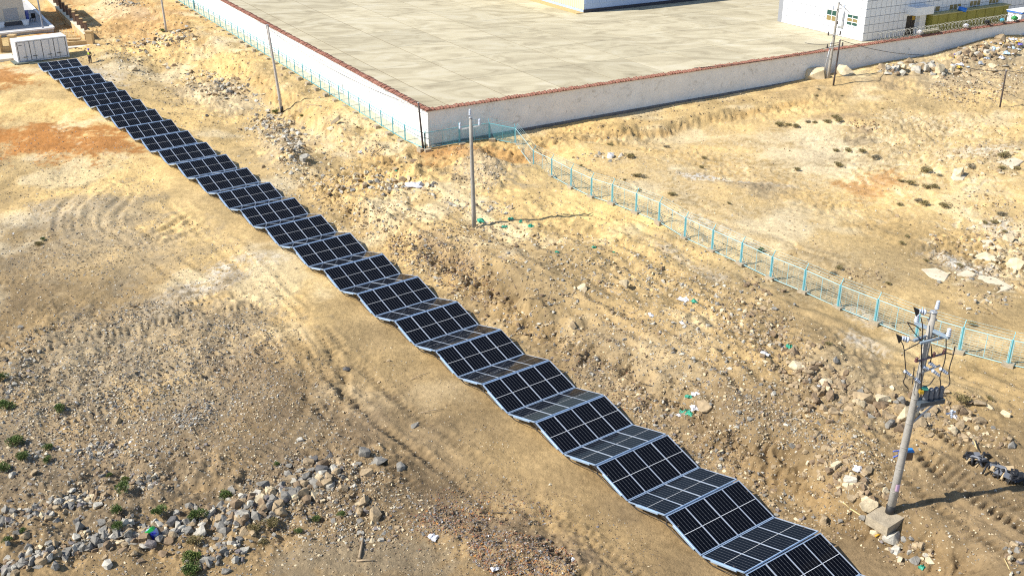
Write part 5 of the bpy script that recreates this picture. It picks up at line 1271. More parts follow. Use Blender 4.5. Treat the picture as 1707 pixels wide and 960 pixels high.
ell(1350, 330, 380, 150, 5, 1500, .06, .26, SAND, None); ell(480, 220, 230, 130, 35, 1700, .07, .34, PALES, None); ell(260, 90, 170, 80, 10, 1100, .09, .4, TANS, None); ell(110, 340, 160, 120, 0, 1700, .06, .24, SPECK, None); ell(1000, 205, 300, 26, -8, 420, .08, .36, mix(brown=2, tan=2, dark_grey=.6), None); ell(640, 210, 160, 50, 30, 380, .08, .3, TANS, None); ell(1580, 210, 140, 60, 0, 700, .06, .3, TANS, None); ell(1640, 420, 90, 100, 0, 700, .06, .4, TANS, None)
PX, PYS, SZ, CI, WH = [], [], [], [], []
WHERE = [None]
for kind, geo, n, s0, s1, cm, where in CL:
    n = int(n * (1.5 if where else 1.9)); s1 *= .86
    if where not in WHERE: WHERE.append(where)
    if kind == 'e':
        px, py, rx, ry, ro = geo; a_ = rs.rand(n) * 2 * math.pi; r_ = rs.rand(n) ** .55
        if where is None: r_ = rs.rand(n) ** .5 * 1.05
        x = rx * r_ * np.cos(a_); y = ry * r_ * np.sin(a_); cr_, sr_ = math.cos(R(ro)), math.sin(R(ro)); X, Y = px + x * cr_ - y * sr_, py + x * sr_ + y * cr_
    else:
        pts, wd = geo; P_ = np.array(pts, float); L_ = np.linalg.norm(np.diff(P_, axis=0), axis=1); cs = np.concatenate([[0], np.cumsum(L_)])
        t_ = rs.rand(n) * cs[-1]; X = np.interp(t_, cs, P_[:, 0]) + rs.standard_t(4, n) * wd * .5; Y = np.interp(t_, cs, P_[:, 1]) + rs.standard_t(4, n) * wd * .5
    e_ = 2.6 if where else 2.0
    PX.append(X); PYS.append(Y); SZ.append(s0 * .9 + (s1 - s0) * rs.rand(n) ** (e_ + .5)); CI.append(rs.choice(len(RN), n, p=cm)); WH.append(np.full(n, WHERE.index(where)))
# single stones the photo shows clearly: x, y, size, colour, label place
ONE = [(195, 704, .55, 'tan', 'bare soil left of gravel'), (578, 618, .42, 'dark grey', 'track left of the row'), (692, 711, .50, 'grey', 'lower track left of the row'), (608, 757, .62, 'grey', 'slab group beside boulder heap'),
       (632, 768, 1.1, 'grey', 'slab group beside boulder heap'), (668, 779, .6, 'grey', 'slab group beside boulder heap'), (612, 790, .72, 'tan', 'slab group beside boulder heap'), (606, 838, .75, 'tan', 'cluster below the slabs'), (626, 860, .75, 'tan', 'cluster below the slabs'), (598, 855, .6, 'tan', 'cluster below the slabs'),
       (21, 792, .5, 'pale grey', 'left edge beside a bush'), (1447, 838, .85, 'cream', 'concrete pad of the big pole'), (1487, 895, .85, 'pale grey', 'front of the concrete pad'), (1418, 800, .7, 'pale grey', 'stones left of the big pole foot'), (1420, 826, .5, 'tan', 'stones left of the big pole foot'), (1372, 868, .6, 'tan', 'bank above the lowest panels'), (1492, 918, .6, 'pale grey', 'stones below the concrete pad'), (1525, 932, .5, 'grey', 'stones below the concrete pad'),
       (1438, 668, 1.25, 'tan', 'rubble bank behind the big pole'), (1510, 695, 1.3, 'cream', 'rubble bank behind the big pole'), (1530, 712, .8, 'tan', 'rubble bank behind the big pole'), (1472, 670, .95, 'cream', 'rubble bank behind the big pole'), (1485, 700, .7, 'tan', 'rubble bank behind the big pole'), (1676, 691, .65, 'cream', 'bare soil at the right edge'), (1630, 703, .8, 'tan', 'rubble bank behind the big pole'), (1372, 683, .65, 'tan', 'stony bank left of the big pole'), (1380, 645, .6, 'brown', 'stony bank left of the big pole'), (1328, 612, .9, 'cream', 'stony bank left of the big pole'), (1688, 745, .55, 'grey', 'right edge above the scrap'),
       (1359, 131, 2.9, 'cream', 'far pole under the right wall'), (1408, 124, 2.2, 'cream', 'dark pole under the right wall'), (1565, 119, 1.9, 'cream', 'rubble row under the right wall'), (1538, 117, 1.7, 'tan', 'rubble row under the right wall'), (1668, 67, 1.7, 'tan', 'rubble heap under the right wall'), (1590, 122, 1.5, 'tan', 'rubble row under the right wall'), (222, 118, 1.3, 'cream', 'stones right of the worker'), (275, 110, 1.0, 'cream', 'stones right of the worker'), (290, 110, .9, 'brown', 'stones right of the worker'),
       (552, 217, .9, 'cream', 'slope right of the pale pole'), (593, 300, .9, 'cream', 'pale ledge left of centre pole'), (508, 268, 1.1, 'pale grey', 'rubble spill beside the row'), (345, 194, .55, 'dark grey', 'sandy slope right of the row'), (1018, 262, .9, 'white', 'mound right of corner fence'), (956, 542, .55, 'tan', 'bank right of the row'), (1175, 676, .9, 'tan', 'bank with green litter'), (916, 808, .35, 'cream', 'lower soil left of the row'), (632, 636, .25, 'tan', 'soil left of the row'), (647, 602, .3, 'tan', 'soil left of the row'), (690, 268, .7, 'brown', 'soil below the wall corner'), (1595, 292, 1.4, 'cream', 'sandstone outcrop, right edge'), (1642, 430, 1.5, 'cream', 'sandstone outcrop, right edge'), (1690, 445, 1.6, 'cream', 'sandstone outcrop, right edge'), (1680, 400, 1.2, 'cream', 'sandstone outcrop, right edge'), (775, 380, .4, 'cream', 'foot of the centre pole'), (1040, 478, .7, 'cream', 'stony terrace right of centre'), (970, 482, .8, 'cream', 'stony terrace right of centre')]
N_ONE = len(ONE)
for px, py, sz, c_, where in ONE:
    if where not in WHERE: WHERE.append(where)
    PX.append([px]); PYS.append([py]); SZ.append([sz]); CI.append([RN.index(c_)]); WH.append([WHERE.index(where)])
PX, PYS, SZ, CI, WH = map(np.concatenate, (PX, PYS, SZ, CI, WH))
BIG1 = np.arange(len(PX)) >= len(PX) - N_ONE
keep = (PX > -40) & (PX < 1750) & (PYS > -20) & (PYS < 1000)
PX, PYS, SZ, CI, WH, BIG1 = (q[keep] for q in (PX, PYS, SZ, CI, WH, BIG1))
GPT = ground(PX, PYS)
u_, v_ = wall_uv(GPT[:, 0], GPT[:, 1]); t_, s_ = strip_ts(GPT[:, 0], GPT[:, 1])
ok = (BIG1 | (np.maximum(-u_, -v_) > .8 + SZ * .5)) & ~((t_ > -.25 - SZ * .4) & (t_ < 4.75 + SZ * .4) & (s_ < 136))
cl_ = np.array([c0.x, c0.y]) ; cc = GPT[:, :2] - cl_; ca_ = cc @ np.array([cB.x, cB.y]); cb_ = cc @ np.array([cA.x, cA.y])
ok &= ~((ca_ > -.8) & (ca_ < 7) & (cb_ > -1.5) & (cb_ < 3.2))
inpad = (np.abs(PX - 1476) < 30) & (np.abs(PYS - 860) < 22) & (SZ < .84); ok &= ~inpad
PX, PYS, SZ, CI, WH, GPT = (q[ok] for q in (PX, PYS, SZ, CI, WH, GPT))
N_ = len(PX); depth_ = to_px(GPT)[:, 2]; app = SZ / depth_
inview = (PX > 2) & (PX < 1705) & (PYS > 2) & (PYS < 956)
SH = rs.randint(0, len(PROT), N_)
yaw = rs.rand(N_) * 2 * math.pi; tx, ty = rs.randn(N_) * .22, rs.randn(N_) * .22
order = np.argsort(-(app * inview * (WH > 0)))
IND = set(order[:296].tolist())
def rotm(i): return (Matrix.Rotation(yaw[i], 3, 'Z') @ Matrix.Rotation(tx[i], 3, 'X') @ Matrix.Rotation(ty[i], 3, 'Y'))
pm = {}
def rock_mesh(sh, ci):
    if (sh, ci) not in pm:
        V, F = PROT[sh]; me = bpy.data.meshes.new('rock'); me.from_pydata(V.tolist(), [], F.tolist()); me.materials.append(RM[ci]); me.update(); pm[(sh, ci)] = me
    return pm[(sh, ci)]
cent = {}
for w_ in range(1, len(WHERE)):
    m = WH == w_
    if m.any(): cent[w_] = (np.median(PX[m]), np.median(PYS[m]), PX[m].std() + 1, PYS[m].std() + 1, m.sum())
rank_lab = {}
for i in order[:296].tolist():
    sh, ci, w_ = int(SH[i]), int(CI[i]), int(WH[i])
    o = bpy.data.objects.new('rock', rock_mesh(sh, ci)); COL.objects.link(o)
    s = float(SZ[i]); o.scale = (s, s, s); o.rotation_mode = 'QUATERNION'; o.rotation_quaternion = rotm(i).to_quaternion()
    o.location = (GPT[i, 0], GPT[i, 1], GPT[i, 2] + s * SHAPES[sh][2] * .13)
    mx_, my_, sx_, sy_, cnt = cent[w_]
    size = 'huge' if s > 1.5 else 'big' if s > .8 else 'medium' if s > .5 else 'small'
    if cnt > 3:
        dx, dy = (PX[i] - mx_) / sx_, (PYS[i] - my_) / sy_
        h = 'far left' if dx < -1.3 else 'left' if dx < -.45 else 'far right' if dx > 1.3 else 'right' if dx > .45 else 'middle'
        vv_ = 'upper' if dy < -.45 else 'lower' if dy > .45 else 'central'
        pos = f'{vv_} {h} of the '
    else: pos = 'at the '
    stone = {'angular': 'rock', 'flat': 'slab', 'blocky': 'block'}[SHAPES[sh][0]]
    lb = f'{size} {RN[ci]} {stone} {pos}{WHERE[w_]}'
    tag(o, lb, 'rock', 'rocks: ' + WHERE[w_])
def set_apart(objs):
    """alike labels told apart by place, left to right"""
    by = {}
    for o in objs: by.setdefault(o['label'], []).append(o)
    W_ = ['leftmost', 'second left', 'third left', 'fourth left', 'fifth left', 'sixth left', 'seventh left', 'eighth left', 'ninth left']
    for lb, L_ in by.items():
        if len(L_) < 2: continue
        L_.sort(key=lambda o: float(to_px(np.array(o.location))[0])); n = len(L_)
        for k, o in enumerate(L_): o['label'] = lb + ', ' + ('rightmost' if k == n - 1 else 'middle one' if n == 3 and k == 1 else W_[min(k, 8)])
set_apart([o for o in COL.objects if o.name.split('.')[0] == 'rock'])
def scatter_mesh(name, ids, protos, pick, label, cat):
    Vs, Fs, Ms = [], [], []; off = 0
    for k in range(len(protos)):
        I = ids[pick[ids] == k]
        if not len(I): continue
        V, F = protos[k]
        cy, sy = np.cos(yaw[I]), np.sin(yaw[I]); cx, sx = np.cos(tx[I]), np.sin(tx[I]); cz, sz_ = np.cos(ty[I]), np.sin(ty[I])
        n = len(I); Rz = np.zeros((n, 3, 3)); Rz[:, 0, 0] = cy; Rz[:, 0, 1] = -sy; Rz[:, 1, 0] = sy; Rz[:, 1, 1] = cy; Rz[:, 2, 2] = 1
        Rx = np.zeros((n, 3, 3)); Rx[:, 0, 0] = 1; Rx[:, 1, 1] = cx; Rx[:, 1, 2] = -sx; Rx[:, 2, 1] = sx; Rx[:, 2, 2] = cx
        Ry = np.zeros((n, 3, 3)); Ry[:, 1, 1] = 1; Ry[:, 0, 0] = cz; Ry[:, 0, 2] = sz_; Ry[:, 2, 0] = -sz_; Ry[:, 2, 2] = cz
        Rm = Rz @ Rx @ Ry
        P_ = np.einsum('nij,vj->nvi', Rm, V) * SZ[I][:, None, None] + GPT[I][:, None, :]
        P_[:, :, 2] += (SZ[I] * .06)[:, None]
        Vs.append(P_.reshape(-1, 3)); Fs.append((F[None] + (np.arange(n) * len(V))[:, None, None] + off).reshape(-1, 3)); Ms.append(np.repeat(CI[I], len(F))); off += n * len(V)
    me = big_mesh(name, np.concatenate(Vs), [np.concatenate(Fs)], RM, np.concatenate(Ms), False)
    o = link(bpy.data.objects.new(name, me)); return tag(o, label, cat, None, 'stuff')
rest = np.array([i for i in range(N_) if i not in IND]); mid = rest[app[rest] > .0042]; small = rest[app[rest] <= .0042]
scatter_mesh('rubble', mid, PROT, SH, 'loose rubble of grey and tan stones strewn over the banks and heaps', 'rubble')
SG = rs.randint(0, len(GRIT), N_)
scatter_mesh('gravel', small, GRIT, SG, 'fine grit and gravel scattered over the whole dry site', 'gravel')
print('rocks', N_, 'mid', len(mid), 'small', len(small))

# ================================================================ BUSHES AND DRY TUFTS
LEAFG = mat('bush_leaf', (.065, .115, .025), .8, noise=.35, nscale=3, col2=(.16, .21, .055)); LEAFY = mat('yellow_bush_leaf', (.14, .18, .04), .8, noise=.3, nscale=3); DRY = mat('dry_tuft_leaf', (.17, .145, .055), .9, noise=.35, nscale=4, col2=(.32, .26, .12)); TWIG = mat('dry_twig', (.20, .15, .09), .9); GREYT = mat('grey_tuft_leaf', (.17, .15, .10), .9, noise=.3, nscale=4, col2=(.28, .25, .17))
def bush_mesh(seed, n, lw, spread, up, m, name='foliage'):
    r_ = random.Random(seed); b = MB(); lobes = [(r_.uniform(-.3, .3), r_.uniform(-.3, .3), r_.uniform(.25, .6), r_.uniform(.22, .38)) for _ in range(6)]
    for k in range(n):
        cx, cy, cz, cr = r_.choice(lobes); th_ = r_.uniform(0, 2 * math.pi); ph = math.acos(r_.uniform(-.5, 1)); q = cr * r_.uniform(.55, 1.1)
        p = Vector((cx + q * math.sin(ph) * math.cos(th_), cy + q * math.sin(ph) * math.sin(th_), max(.02, cz * up + q * math.cos(ph) * up)))
        d = Vector((math.cos(th_) * math.sin(ph), math.sin(th_) * math.sin(ph), .6 + math.cos(ph))).normalized(); d = (d + Vector((r_.uniform(-.6, .6), r_.uniform(-.6, .6), r_.uniform(-.4, .4)))).normalized()
        sd = d.cross(Vector((r_.uniform(-1, 1), r_.uniform(-1, 1), r_.uniform(-1, 1)))).normalized(); L_ = lw * r_.uniform(1.6, 3.0); w2 = lw * r_.uniform(.5, .9)
        b.add([p - d * L_ * .5, p + sd * w2, p + d * L_ * .5, p - sd * w2], [(0, 1, 2, 3)])
    return b.mesh(name, m)
def twig_mesh(seed, n=14, up=.75):
    r_ = random.Random(seed); b = MB()
    for k in range(n):
        a_ = r_.uniform(0, 6.28); e_ = Vector((.42 * math.cos(a_), .42 * math.sin(a_), up * r_.uniform(.4, 1)))
        b.tube([(0, 0, -.05), e_ * .5 + Vector((0, 0, .08)), e_], [.016, .012, .005], 4)
    return b.mesh('stem', TWIG)
GREENB = [bush_mesh(s, 1100, .044, 1, .85, LEAFG) for s in range(4)]; YELB = [bush_mesh(s, 1000, .042, 1, .8, LEAFY) for s in range(10, 12)]
DRYB = [bush_mesh(s, 800, .040, 1, .6, DRY) for s in range(20, 24)]; GRYB = [bush_mesh(s, 760, .038, 1, .55, GREYT) for s in range(30, 32)]; TWG = [twig_mesh(s) for s in range(3)]
BUSH = [(0, 632, .9, 'g', 'cut by the left edge'), (13, 677, 1.0, 'g', 'near the left edge'), (100, 683, .85, 'g', 'alone on pale gravel at left'), (25, 738, 1.0, 'g', 'left side, above a pair of smaller bushes'), (84, 745, .65, 'g', 'beside pale stones at left'), (36, 763, .8, 'g', 'left side, lower of a close pair'), (80, 765, .55, 'g', 'just below another small bush on the left'), (8, 780, .8, 'g', 'touching the left edge above stones'),
        (210, 798, .55, 'y', 'atop the paired bushes among stones'), (209, 818, .85, 'g', 'below the yellow-green bush among stones'), (183, 791, .35, 'g', 'tiny, left of the paired bushes'), (376, 826, .8, 'g', 'above the big boulders'), (198, 853, .75, 'g', 'on bare soil left of the stone row'), (265, 854, .85, 'g', 'at the upper end of the stone row'), (330, 861, .95, 'g', 'between pale boulders in the stone row'), (197, 882, .65, 'g', 'left of the green bag'), (38, 881, .4, 'g', 'small, under the left stones'), (14, 902, .5, 'g', 'alone at the lower left'), (320, 930, 1.1, 'y', 'largest at the bottom, left of the twin below'), (320, 952, 1.0, 'g', 'cut by the bottom edge'), (325, 903, .8, 'd', 'dull green above the largest bottom bush'), (424, 876, .7, 'd', 'left half of the dark grass clump under the boulders'), (450, 874, .9, 'd', 'right half of the dark grass clump under the boulders'), (527, 864, .5, 'g', 'below the boulders, left of another'), (571, 857, .5, 'g', 'beside a grey boulder left of the row'), (497, 884, .45, 'g', 'low on bare soil below the boulders'), (441, 903, .6, 'd', 'dull, low on the bare soil'), (462, 770, .35, 'g', 'small, by a pale stone above the boulders'), (65, 405, .8, 'd', 'dull green on the left plain'), (73, 397, .5, 'g', 'small, right behind the dull one on the left plain'), (1600, 663, 1.0, 'd', 'yellowish, behind the big pole'), (1650, 660, .5, 'd', 'small, near the right edge'), (459, 186, .9, 'y', 'bright, at the foot of the pale pole'), (503, 188, .5, 'y', 'right of the pale pole foot'), (1268, 417, .6, 'g', 'just behind the long fence'), (125, 27, 1.3, 'd', 'behind the row of brown posts'), (272, 50, .9, 'y', 'at the foot of the pole by the top edge')]
DTUFT = [(1300, 209, 1.5), (1315, 207, .9), (1325, 211, 1.2), (1345, 203, .9), (1358, 203, .8), (1380, 202, 1.2), (1393, 194, 1.3), (1398, 202, 1.3), (1364, 148, .6), (1361, 156, .6), (1404, 158, .5), (1414, 251, 1.3), (1437, 253, 1.1), (1463, 262, 1.3), (1392, 250, .9), (1398, 275, 1.3), (1328, 282, .9), (1543, 286, 1.6), (1567, 292, .8), (1502, 302, .9), (1518, 306, 1.2), (1545, 312, 1.2), (1556, 311, 1.0), (1528, 334, 1.0), (1540, 340, 1.2), (1500, 341, .8), (1575, 343, 1.3), (1672, 260, 1.7), (1618, 276, 1.2), (1668, 280, 1.0), (1695, 281, 1.0), (1512, 392, .7), (1503, 406, .7), (1672, 357, 1.1), (1656, 370, .9), (1642, 371, .8), (1674, 386, .7), (1398, 447, .8), (1390, 454, .8), (1544, 435, .6), (1600, 440, .6), (1481, 471, .6), (1048, 261, 1.3), (1109, 244, .9), (1074, 242, .5), (1174, 263, .8), (1171, 278, .8), (1061, 292, 1.1), (1072, 294, .8), (1119, 323, 1.0), (1065, 320, .7), (1041, 298, .5), (969, 276, .5), (984, 285, .5), (1017, 238, 1.0), (1020, 240, .7), (1620, 540, .8), (1470, 180, .5), (1490, 545, .5), (1215, 338, .6), (1380, 575, .6)]
LN = {'g': 'rounded dark green bush', 'y': 'yellow-green leafy bush', 'd': 'dull olive bush'}
for i, (px, py, s, k, w_) in enumerate(BUSH):
    p = G(px, py + 4); r_ = thing('bush', f'{LN[k]} {w_}', 'bush', p, 'green bushes growing among the stones', R(37 * i))
    o = link(bpy.data.objects.new('foliage', {'g': GREENB, 'y': YELB, 'd': DRYB}[k][i % (2 if k == 'y' else 4)]), r_); o.scale = (s * .78, s * .78, s * .7)
    o = link(bpy.data.objects.new('stem', TWG[i % 3]), r_); o.scale = (s, s, s * .8)
def tuft_place(px, py):
    h = 'far right' if px > 1600 else 'right' if px > 1450 else 'middle right' if px > 1250 else 'centre right'
    v = 'below the far rubble' if py < 225 else 'on upper sandstone plain' if py < 300 else 'on open sandy plain' if py < 420 else 'behind the long fence'
    return f'{v}, {h}'
for i, (px, py, s) in enumerate(DTUFT):
    p = G(px, py + 2); kk = i % 5 == 3
    sz_w = 'large' if s >= 1.2 else 'small' if s < .75 else 'medium'
    r_ = thing('dry_tuft', f"{sz_w} {'greyish' if kk else 'olive brown'} dry tuft {tuft_place(px, py)}", 'dry bush', p, 'dry tufts on the sandy plain', R(53 * i))
    o = link(bpy.data.objects.new('foliage', (GRYB if kk else DRYB)[i % (2 if kk else 4)]), r_); o.scale = (s * .66, s * .66, s * .5)
    o = link(bpy.data.objects.new('stem', TWG[i % 3]), r_); o.scale = (s * .75, s * .75, s * .52)

set_apart([o for o in COL.objects if o.name.split('.')[0] == 'dry_tuft'])
# ================================================================ LITTER, SCRAP, PLANKS
def crumple(name, px, py, s, m, label, cat, seed, flat=.35, group=None):
    r_ = random.Random(seed); bm = bmesh.new(); bmesh.ops.create_grid(bm, x_segments=5, y_segments=4, size=.5)
    for v in bm.verts: v.co.z = r_.uniform(0, flat); v.co.x += r_.uniform(-.12, .12); v.co.y = v.co.y * .7 + r_.uniform(-.12, .12)
    for v in bm.verts:
        if v.is_boundary: v.co.z = r_.uniform(-.05, .08)
    bmesh.ops.solidify(bm, geom=bm.faces[:], thickness=.02)
    me = bpy.data.meshes.new(name); bm.to_mesh(me); bm.free(); me.materials.append(m); o = link(bpy.data.objects.new(name, me))
    p = G(px, py); o.location = p + np.array([0, 0, .03]); o.scale = (s, s, s); o.rotation_euler = (0, 0, r_.uniform(0, 6)); return tag(o, label, cat, group)
GPL = mat('green_netting', (.025, .26, .165), .6, noise=.3, nscale=5); WPL = mat('white_plastic', (.58, .58, .60), .5, noise=.08); BPL = mat('blue_violet_plastic', (.13, .12, .42), .5)
for i, (px, py, s, w_) in enumerate([(801, 370, .75, 'right at the foot of the centre pole'), (841, 379, .5, 'middle of the three right of the centre pole'), (851, 366, .5, 'on a stick right of the centre pole'), (868, 371, .4, 'small, far right of the centre pole'), (884, 377, .6, 'rightmost of those by the centre pole'), (990, 413, .4, 'on the stony terrace, upper one'), (928, 422, .35, 'on the soil below the terrace'), (1023, 420, .35, 'right end of the stony terrace'), (1157, 502, .5, 'on the ridge of debris right of centre'), (1316, 576, .55, 'among dark stones left of the big pole'), (1149, 661, .5, 'upper one on the bank right of the row'), (1148, 684, .75, 'largest on the bank right of the row'), (1138, 683, .4, 'lower left on the bank right of the row'), (1538, 944, .4, 'near the bottom edge below the pad'), (660, 286, .3, 'on the slope left of the debris ledge')]):
    crumple('netting_scrap', px, py, s * .85, GPL, f'crumpled green netting {w_}', 'netting', i, group='green scraps of netting')
for i, (px, py, s, w_) in enumerate([(1162, 656, .55, 'beside the upper green scrap on the bank'), (1161, 679, .6, 'beside the largest green scrap on the bank'), (1132, 692, .3, 'lowest of the bank litter'), (1139, 498, .7, 'on the debris ridge right of centre'), (1085, 527, .4, 'on the bank above the row'), (1137, 541, .35, 'right part of the tracked terrace'), (1275, 590, .5, 'among stones left of the big pole'), (722, 895, .5, 'in the brick debris at the bottom'), (825, 950, .35, 'low in the brick debris'), (955, 75 + 855, .25, 'in the gravel near the bottom edge'), (1430, 778, .5, 'left of the pole foot, long strip'), (1590, 690, .6, 'behind the big pole'), (1365, 645, .3, 'on the bank'), (690, 312, 1.5, 'long white scrap on the pale rubble ledge'), (600, 253, .5, 'among stones on the slope'), (1305, 575, .35, 'near dark stones')]):
    crumple('plastic_scrap', px, py, s, WPL, f'crumpled white plastic {w_}', 'litter', 50 + i, .25, 'white scraps of plastic')
bag = thing('bag', 'green and blue printed plastic bag lying in the bottom left stone row', 'bag', G(250, 893))
bp_ = Vector(bag.location)
for nm, pts, cm_ in (('bag_body', [(243, 886), (258, 884), (264, 897), (255, 903), (246, 896)], mat('sky_blue_bag', (.30, .42, .75), .5)), ('bag_top', [(239, 891), (252, 880), (257, 884), (246, 891), (242, 895)], mat('bright_green_bag', (.03, .55, .10), .5)), ('bag_stripe', [(252, 889), (254, 888), (259, 900), (257, 901)], mat('navy_stripe', (.02, .03, .35), .5)), ('bag_band', [(246, 893), (260, 887), (261, 889), (247, 895)], bpy.data.materials['navy_stripe'] if 'navy_stripe' in bpy.data.materials else BPL)):
    P_ = [Vector(at_y(x, y, bp_.y - .05)) for x, y in pts]; k = {'bag_body': 0, 'bag_top': -.03, 'bag_stripe': -.075, 'bag_band': -.08}[nm]; th_ = .14 if 'bag_b' in nm and nm == 'bag_body' or nm == 'bag_top' else .02
    b = MB(); n = len(P_); vs = [(p.x, p.y + k, p.z + .05) for p in P_] + [(p.x, p.y + k + th_ + .1, p.z - .02) for p in P_]
    b.add(vs, [tuple(range(n)), tuple(range(n, 2 * n))[::-1]] + [(i, n + i, n + (i + 1) % n, (i + 1) % n) for i in range(n)]); b.build(nm, cm_, bag)
# heap of black scrap at the right
sp = G(1655, 785); scrap = thing('scrap_heap', 'tangled heap of black rubber strips and scrap near the right edge', 'scrap', sp)
r_ = random.Random(4); SM = [mat('black_scrap', (.016, .016, .018), .5), mat('grey_scrap', (.16, .17, .19), .4), mat('tan_scrap', (.45, .34, .20), .8), mat('pink_scrap', (.40, .22, .18), .7)]
e1 = unp(1700, 800) - unp(1610, 762); e1 = Vector((e1[0], e1[1], 0)); Le = e1.length; e1.normalize(); e2 = Vector((-e1.y, e1.x, 0))
for k in range(46):
    u0 = r_.uniform(-.5, .5) * Le; w0 = r_.gauss(0, .22); p = Vector((sp[0], sp[1], sp[2])) + e1 * u0 + e2 * w0; an = r_.uniform(0, 3.14); l_ = r_.uniform(.16, .42)
    d = Vector((math.cos(an), math.sin(an), 0)); b = MB(); h0 = r_.uniform(.05, .4)
    b.tube([p - d * l_ + Vector((0, 0, .02)), p - d * l_ * .3 + Vector((0, 0, h0)), p + d * l_ * .4 + Vector((0, 0, h0 * .8)), p + d * l_ + Vector((0, 0, .03))], r_.uniform(.025, .07), 5)
    b.build('strip', SM[0 if r_.random() < .8 else 1 + int(r_.random() * 3)], scrap)
for k in range(16):
    p = Vector((sp[0], sp[1], sp[2])) + e1 * r_.uniform(-.45, .45) * Le + e2 * r_.uniform(-.3, .3); b = MB(); d = Vector((r_.uniform(-1, 1), r_.uniform(-1, 1), r_.uniform(-.3, .3))).normalized(); q = d.cross(Z3).normalized(); b.obox(p + Vector((0, 0, .22)), d * r_.uniform(.15, .32), q * r_.uniform(.1, .22), d.cross(q) * .025); b.build('sheet', SM[(0, 1, 0, 2, 0, 0, 1)[k % 7]], scrap)
def stick(p0, p1, r0, m, name, label, cat, lift=.05):
    a_, c_ = Vector(G(*p0)), Vector(G(*p1)); b = MB(); b.tube([a_ + Vector((0, 0, lift)), a_.lerp(c_, .5) + Vector((0, 0, lift + .04)), c_ + Vector((0, 0, lift))], [r0, r0 * .9, r0 * .6], 6); o = b.build(name, m); return tag(o, label, cat)
WOOD = mat('weathered_wood', (.33, .25, .16), .9, noise=.25, nscale=6); STRAW = mat('pale_stick', (.55, .42, .20), .8)
stick((1621, 738), (1626, 757), .04, STRAW, 'stick', 'pale yellow stick standing out of the black scrap heap', 'stick', .2)
stick((599, 932), (606, 895), .06, WOOD, 'stick', 'grey weathered stick on pale soil at the bottom', 'stick'); stick((595, 936), (625, 936), .04, WOOD, 'branch', 'thin twig lying across the pale soil at the bottom', 'branch')
stick((1371, 812), (1390, 832), .05, WOOD, 'stick', 'dark stick on the bank left of the pole foot', 'stick'); stick((820, 853), (855, 858), .025, mat('brown_hose', (.10, .07, .04), .6), 'hose', 'bit of dark hose on the brick debris', 'hose'); stick((700, 690), (740, 683), .02, WOOD, 'branch', 'thin straight twig on the track left of the row', 'branch'); stick((685, 634), (715, 622), .02, WOOD, 'branch', 'thin bent twig on the track, above another', 'branch')
stick((1400, 834), (1420, 833), .04, STRAW, 'rope', 'pale rope end on the soil left of the pad', 'rope', .03); stick((1420, 833), (1450, 873), .035, STRAW, 'rope', 'pale rope running to the corner of the pad', 'rope', .03); stick((1072, 638), (1097, 648), .02, M['wire'], 'cable_scrap', 'dark cable scrap on the bank right of the row', 'cable')
stick((1458, 899), (1468, 893), .05, mat('orange_scrap', (.60, .33, .03), .6), 'stick', 'orange yellow stick beside stones below the pad', 'stick'); stick((1674, 930), (1686, 962), .025, STRAW, 'stick', 'thin pale stick near the lower right corner', 'stick')
stick((560, 620), (558, 618), .03, WOOD, 'stick', 'short dark twig beside the lone dark stone', 'stick')
for i, (p0, p1, w_) in enumerate([((618, 258), (640, 247), 'on the slope right of the pale pole'), ((536, 178), (510, 176), 'dark, by the fence footings')]):
    stick(p0, p1, .05, WOOD, 'branch', f'crooked branch {w_}', 'branch')
b = MB(); f0 = G(560, 208); q0 = Vector(f0); e = Vector(G(545, 214)) - q0; e.normalize(); b.obox(q0 + Vector((0, 0, .15)), e * .6, Vector((-e.y, e.x, 0)) * .22, Z3 * .2); o = b.build('concrete_block', M['pad']); tag(o, 'pale concrete block lying on the slope right of the pale pole', 'block')
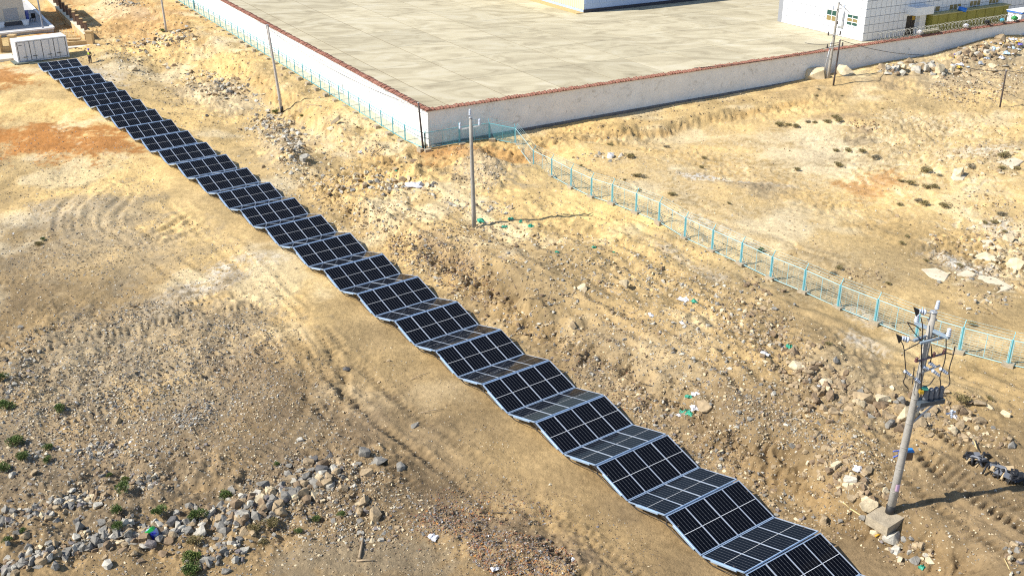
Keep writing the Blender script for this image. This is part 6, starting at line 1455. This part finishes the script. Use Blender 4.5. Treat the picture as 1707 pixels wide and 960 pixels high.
# litter on the rubble heap under the right wall
rl = random.Random(8); LM = [WPL, mat('yellow_wrap', (.52, .36, .05), .6), BPL, mat('grey_wrap', (.30, .33, .36), .5), mat('pale_blue_wrap', (.45, .60, .72), .5), mat('orange_wrap', (.62, .27, .03), .6)]
cn = ['white', 'yellow', 'violet', 'grey', 'pale blue', 'orange']
for k in range(58):
    t0_ = rl.random(); px = 1585 + 135 * t0_; py = 100 - 26 * t0_ + rl.gauss(0, 9)
    if px > 1720: continue
    c_ = rl.choices(range(6), [6, 3, 1, 2.2, 1.6, .9])[0]
    pos_ = ('left end' if px < 1620 else 'middle' if px < 1665 else 'right end') + (', upper' if py < 100 - 26 * t0_ else ', lower')
    crumple('litter_scrap', px, py, rl.uniform(.35, .9), LM[c_], f'{cn[c_]} litter on the walled rubble heap, {pos_}', 'litter', 200 + k, .35, 'litter on the rubble heap')
set_apart([o for o in COL.objects if o.name.split('.')[0] == 'litter_scrap'])
# sandstone ledges lying flat in the plain at the right
LEDGE = mat('bare_sandstone', (.60, .515, .37), .9, noise=.16, nscale=1.5, bump=.4, bscale=5)
for i, (poly, w_) in enumerate([([(1533, 448), (1560, 446), (1583, 456), (1575, 470), (1550, 462)], 'left one of the white ledge group'), ([(1588, 458), (1612, 449), (1628, 456), (1605, 479), (1585, 473)], 'second of the white ledge group'), ([(1632, 458), (1660, 462), (1690, 478), (1660, 490), (1614, 480)], 'large right one of the white ledge group'), ([(1632, 400), (1650, 395), (1660, 408), (1640, 412)], 'above the white ledge group'), ([(1585, 294), (1600, 288), (1612, 291), (1606, 300), (1590, 300)], 'at the far outcrop near the right edge'), ([(1660, 270), (1690, 262), (1707, 268), (1690, 280)], 'at the upper right edge')]):
    C_ = np.mean([G(*p) for p in poly], 0); P_ = [unp(x, y, C_[2] + .05) for x, y in poly]; ar = sum(P_[k][0] * P_[(k + 1) % len(P_)][1] - P_[(k + 1) % len(P_)][0] * P_[k][1] for k in range(len(P_)))
    pl_ = [(p[0], p[1]) for p in P_]; pl_ = pl_ if ar > 0 else pl_[::-1]
    bm = bmesh.new(); vs = [bm.verts.new((x, y, C_[2] + .05)) for x, y in pl_]; f_ = bm.faces.new(vs); ex_ = bmesh.ops.extrude_face_region(bm, geom=[f_]); bmesh.ops.translate(bm, verts=[g_ for g_ in ex_['geom'] if isinstance(g_, bmesh.types.BMVert)], vec=(0, 0, -.6)); bmesh.ops.recalc_face_normals(bm, faces=bm.faces)
    bmesh.ops.bevel(bm, geom=bm.edges[:], offset=.05, segments=1, affect='EDGES')
    me = bpy.data.meshes.new('sandstone_ledge'); bm.to_mesh(me); bm.free(); me.materials.append(LEDGE); tag(link(bpy.data.objects.new('sandstone_ledge', me)), f'flat bare pale sandstone ledge, {w_}', 'ledge', 'sandstone ledges in the field')
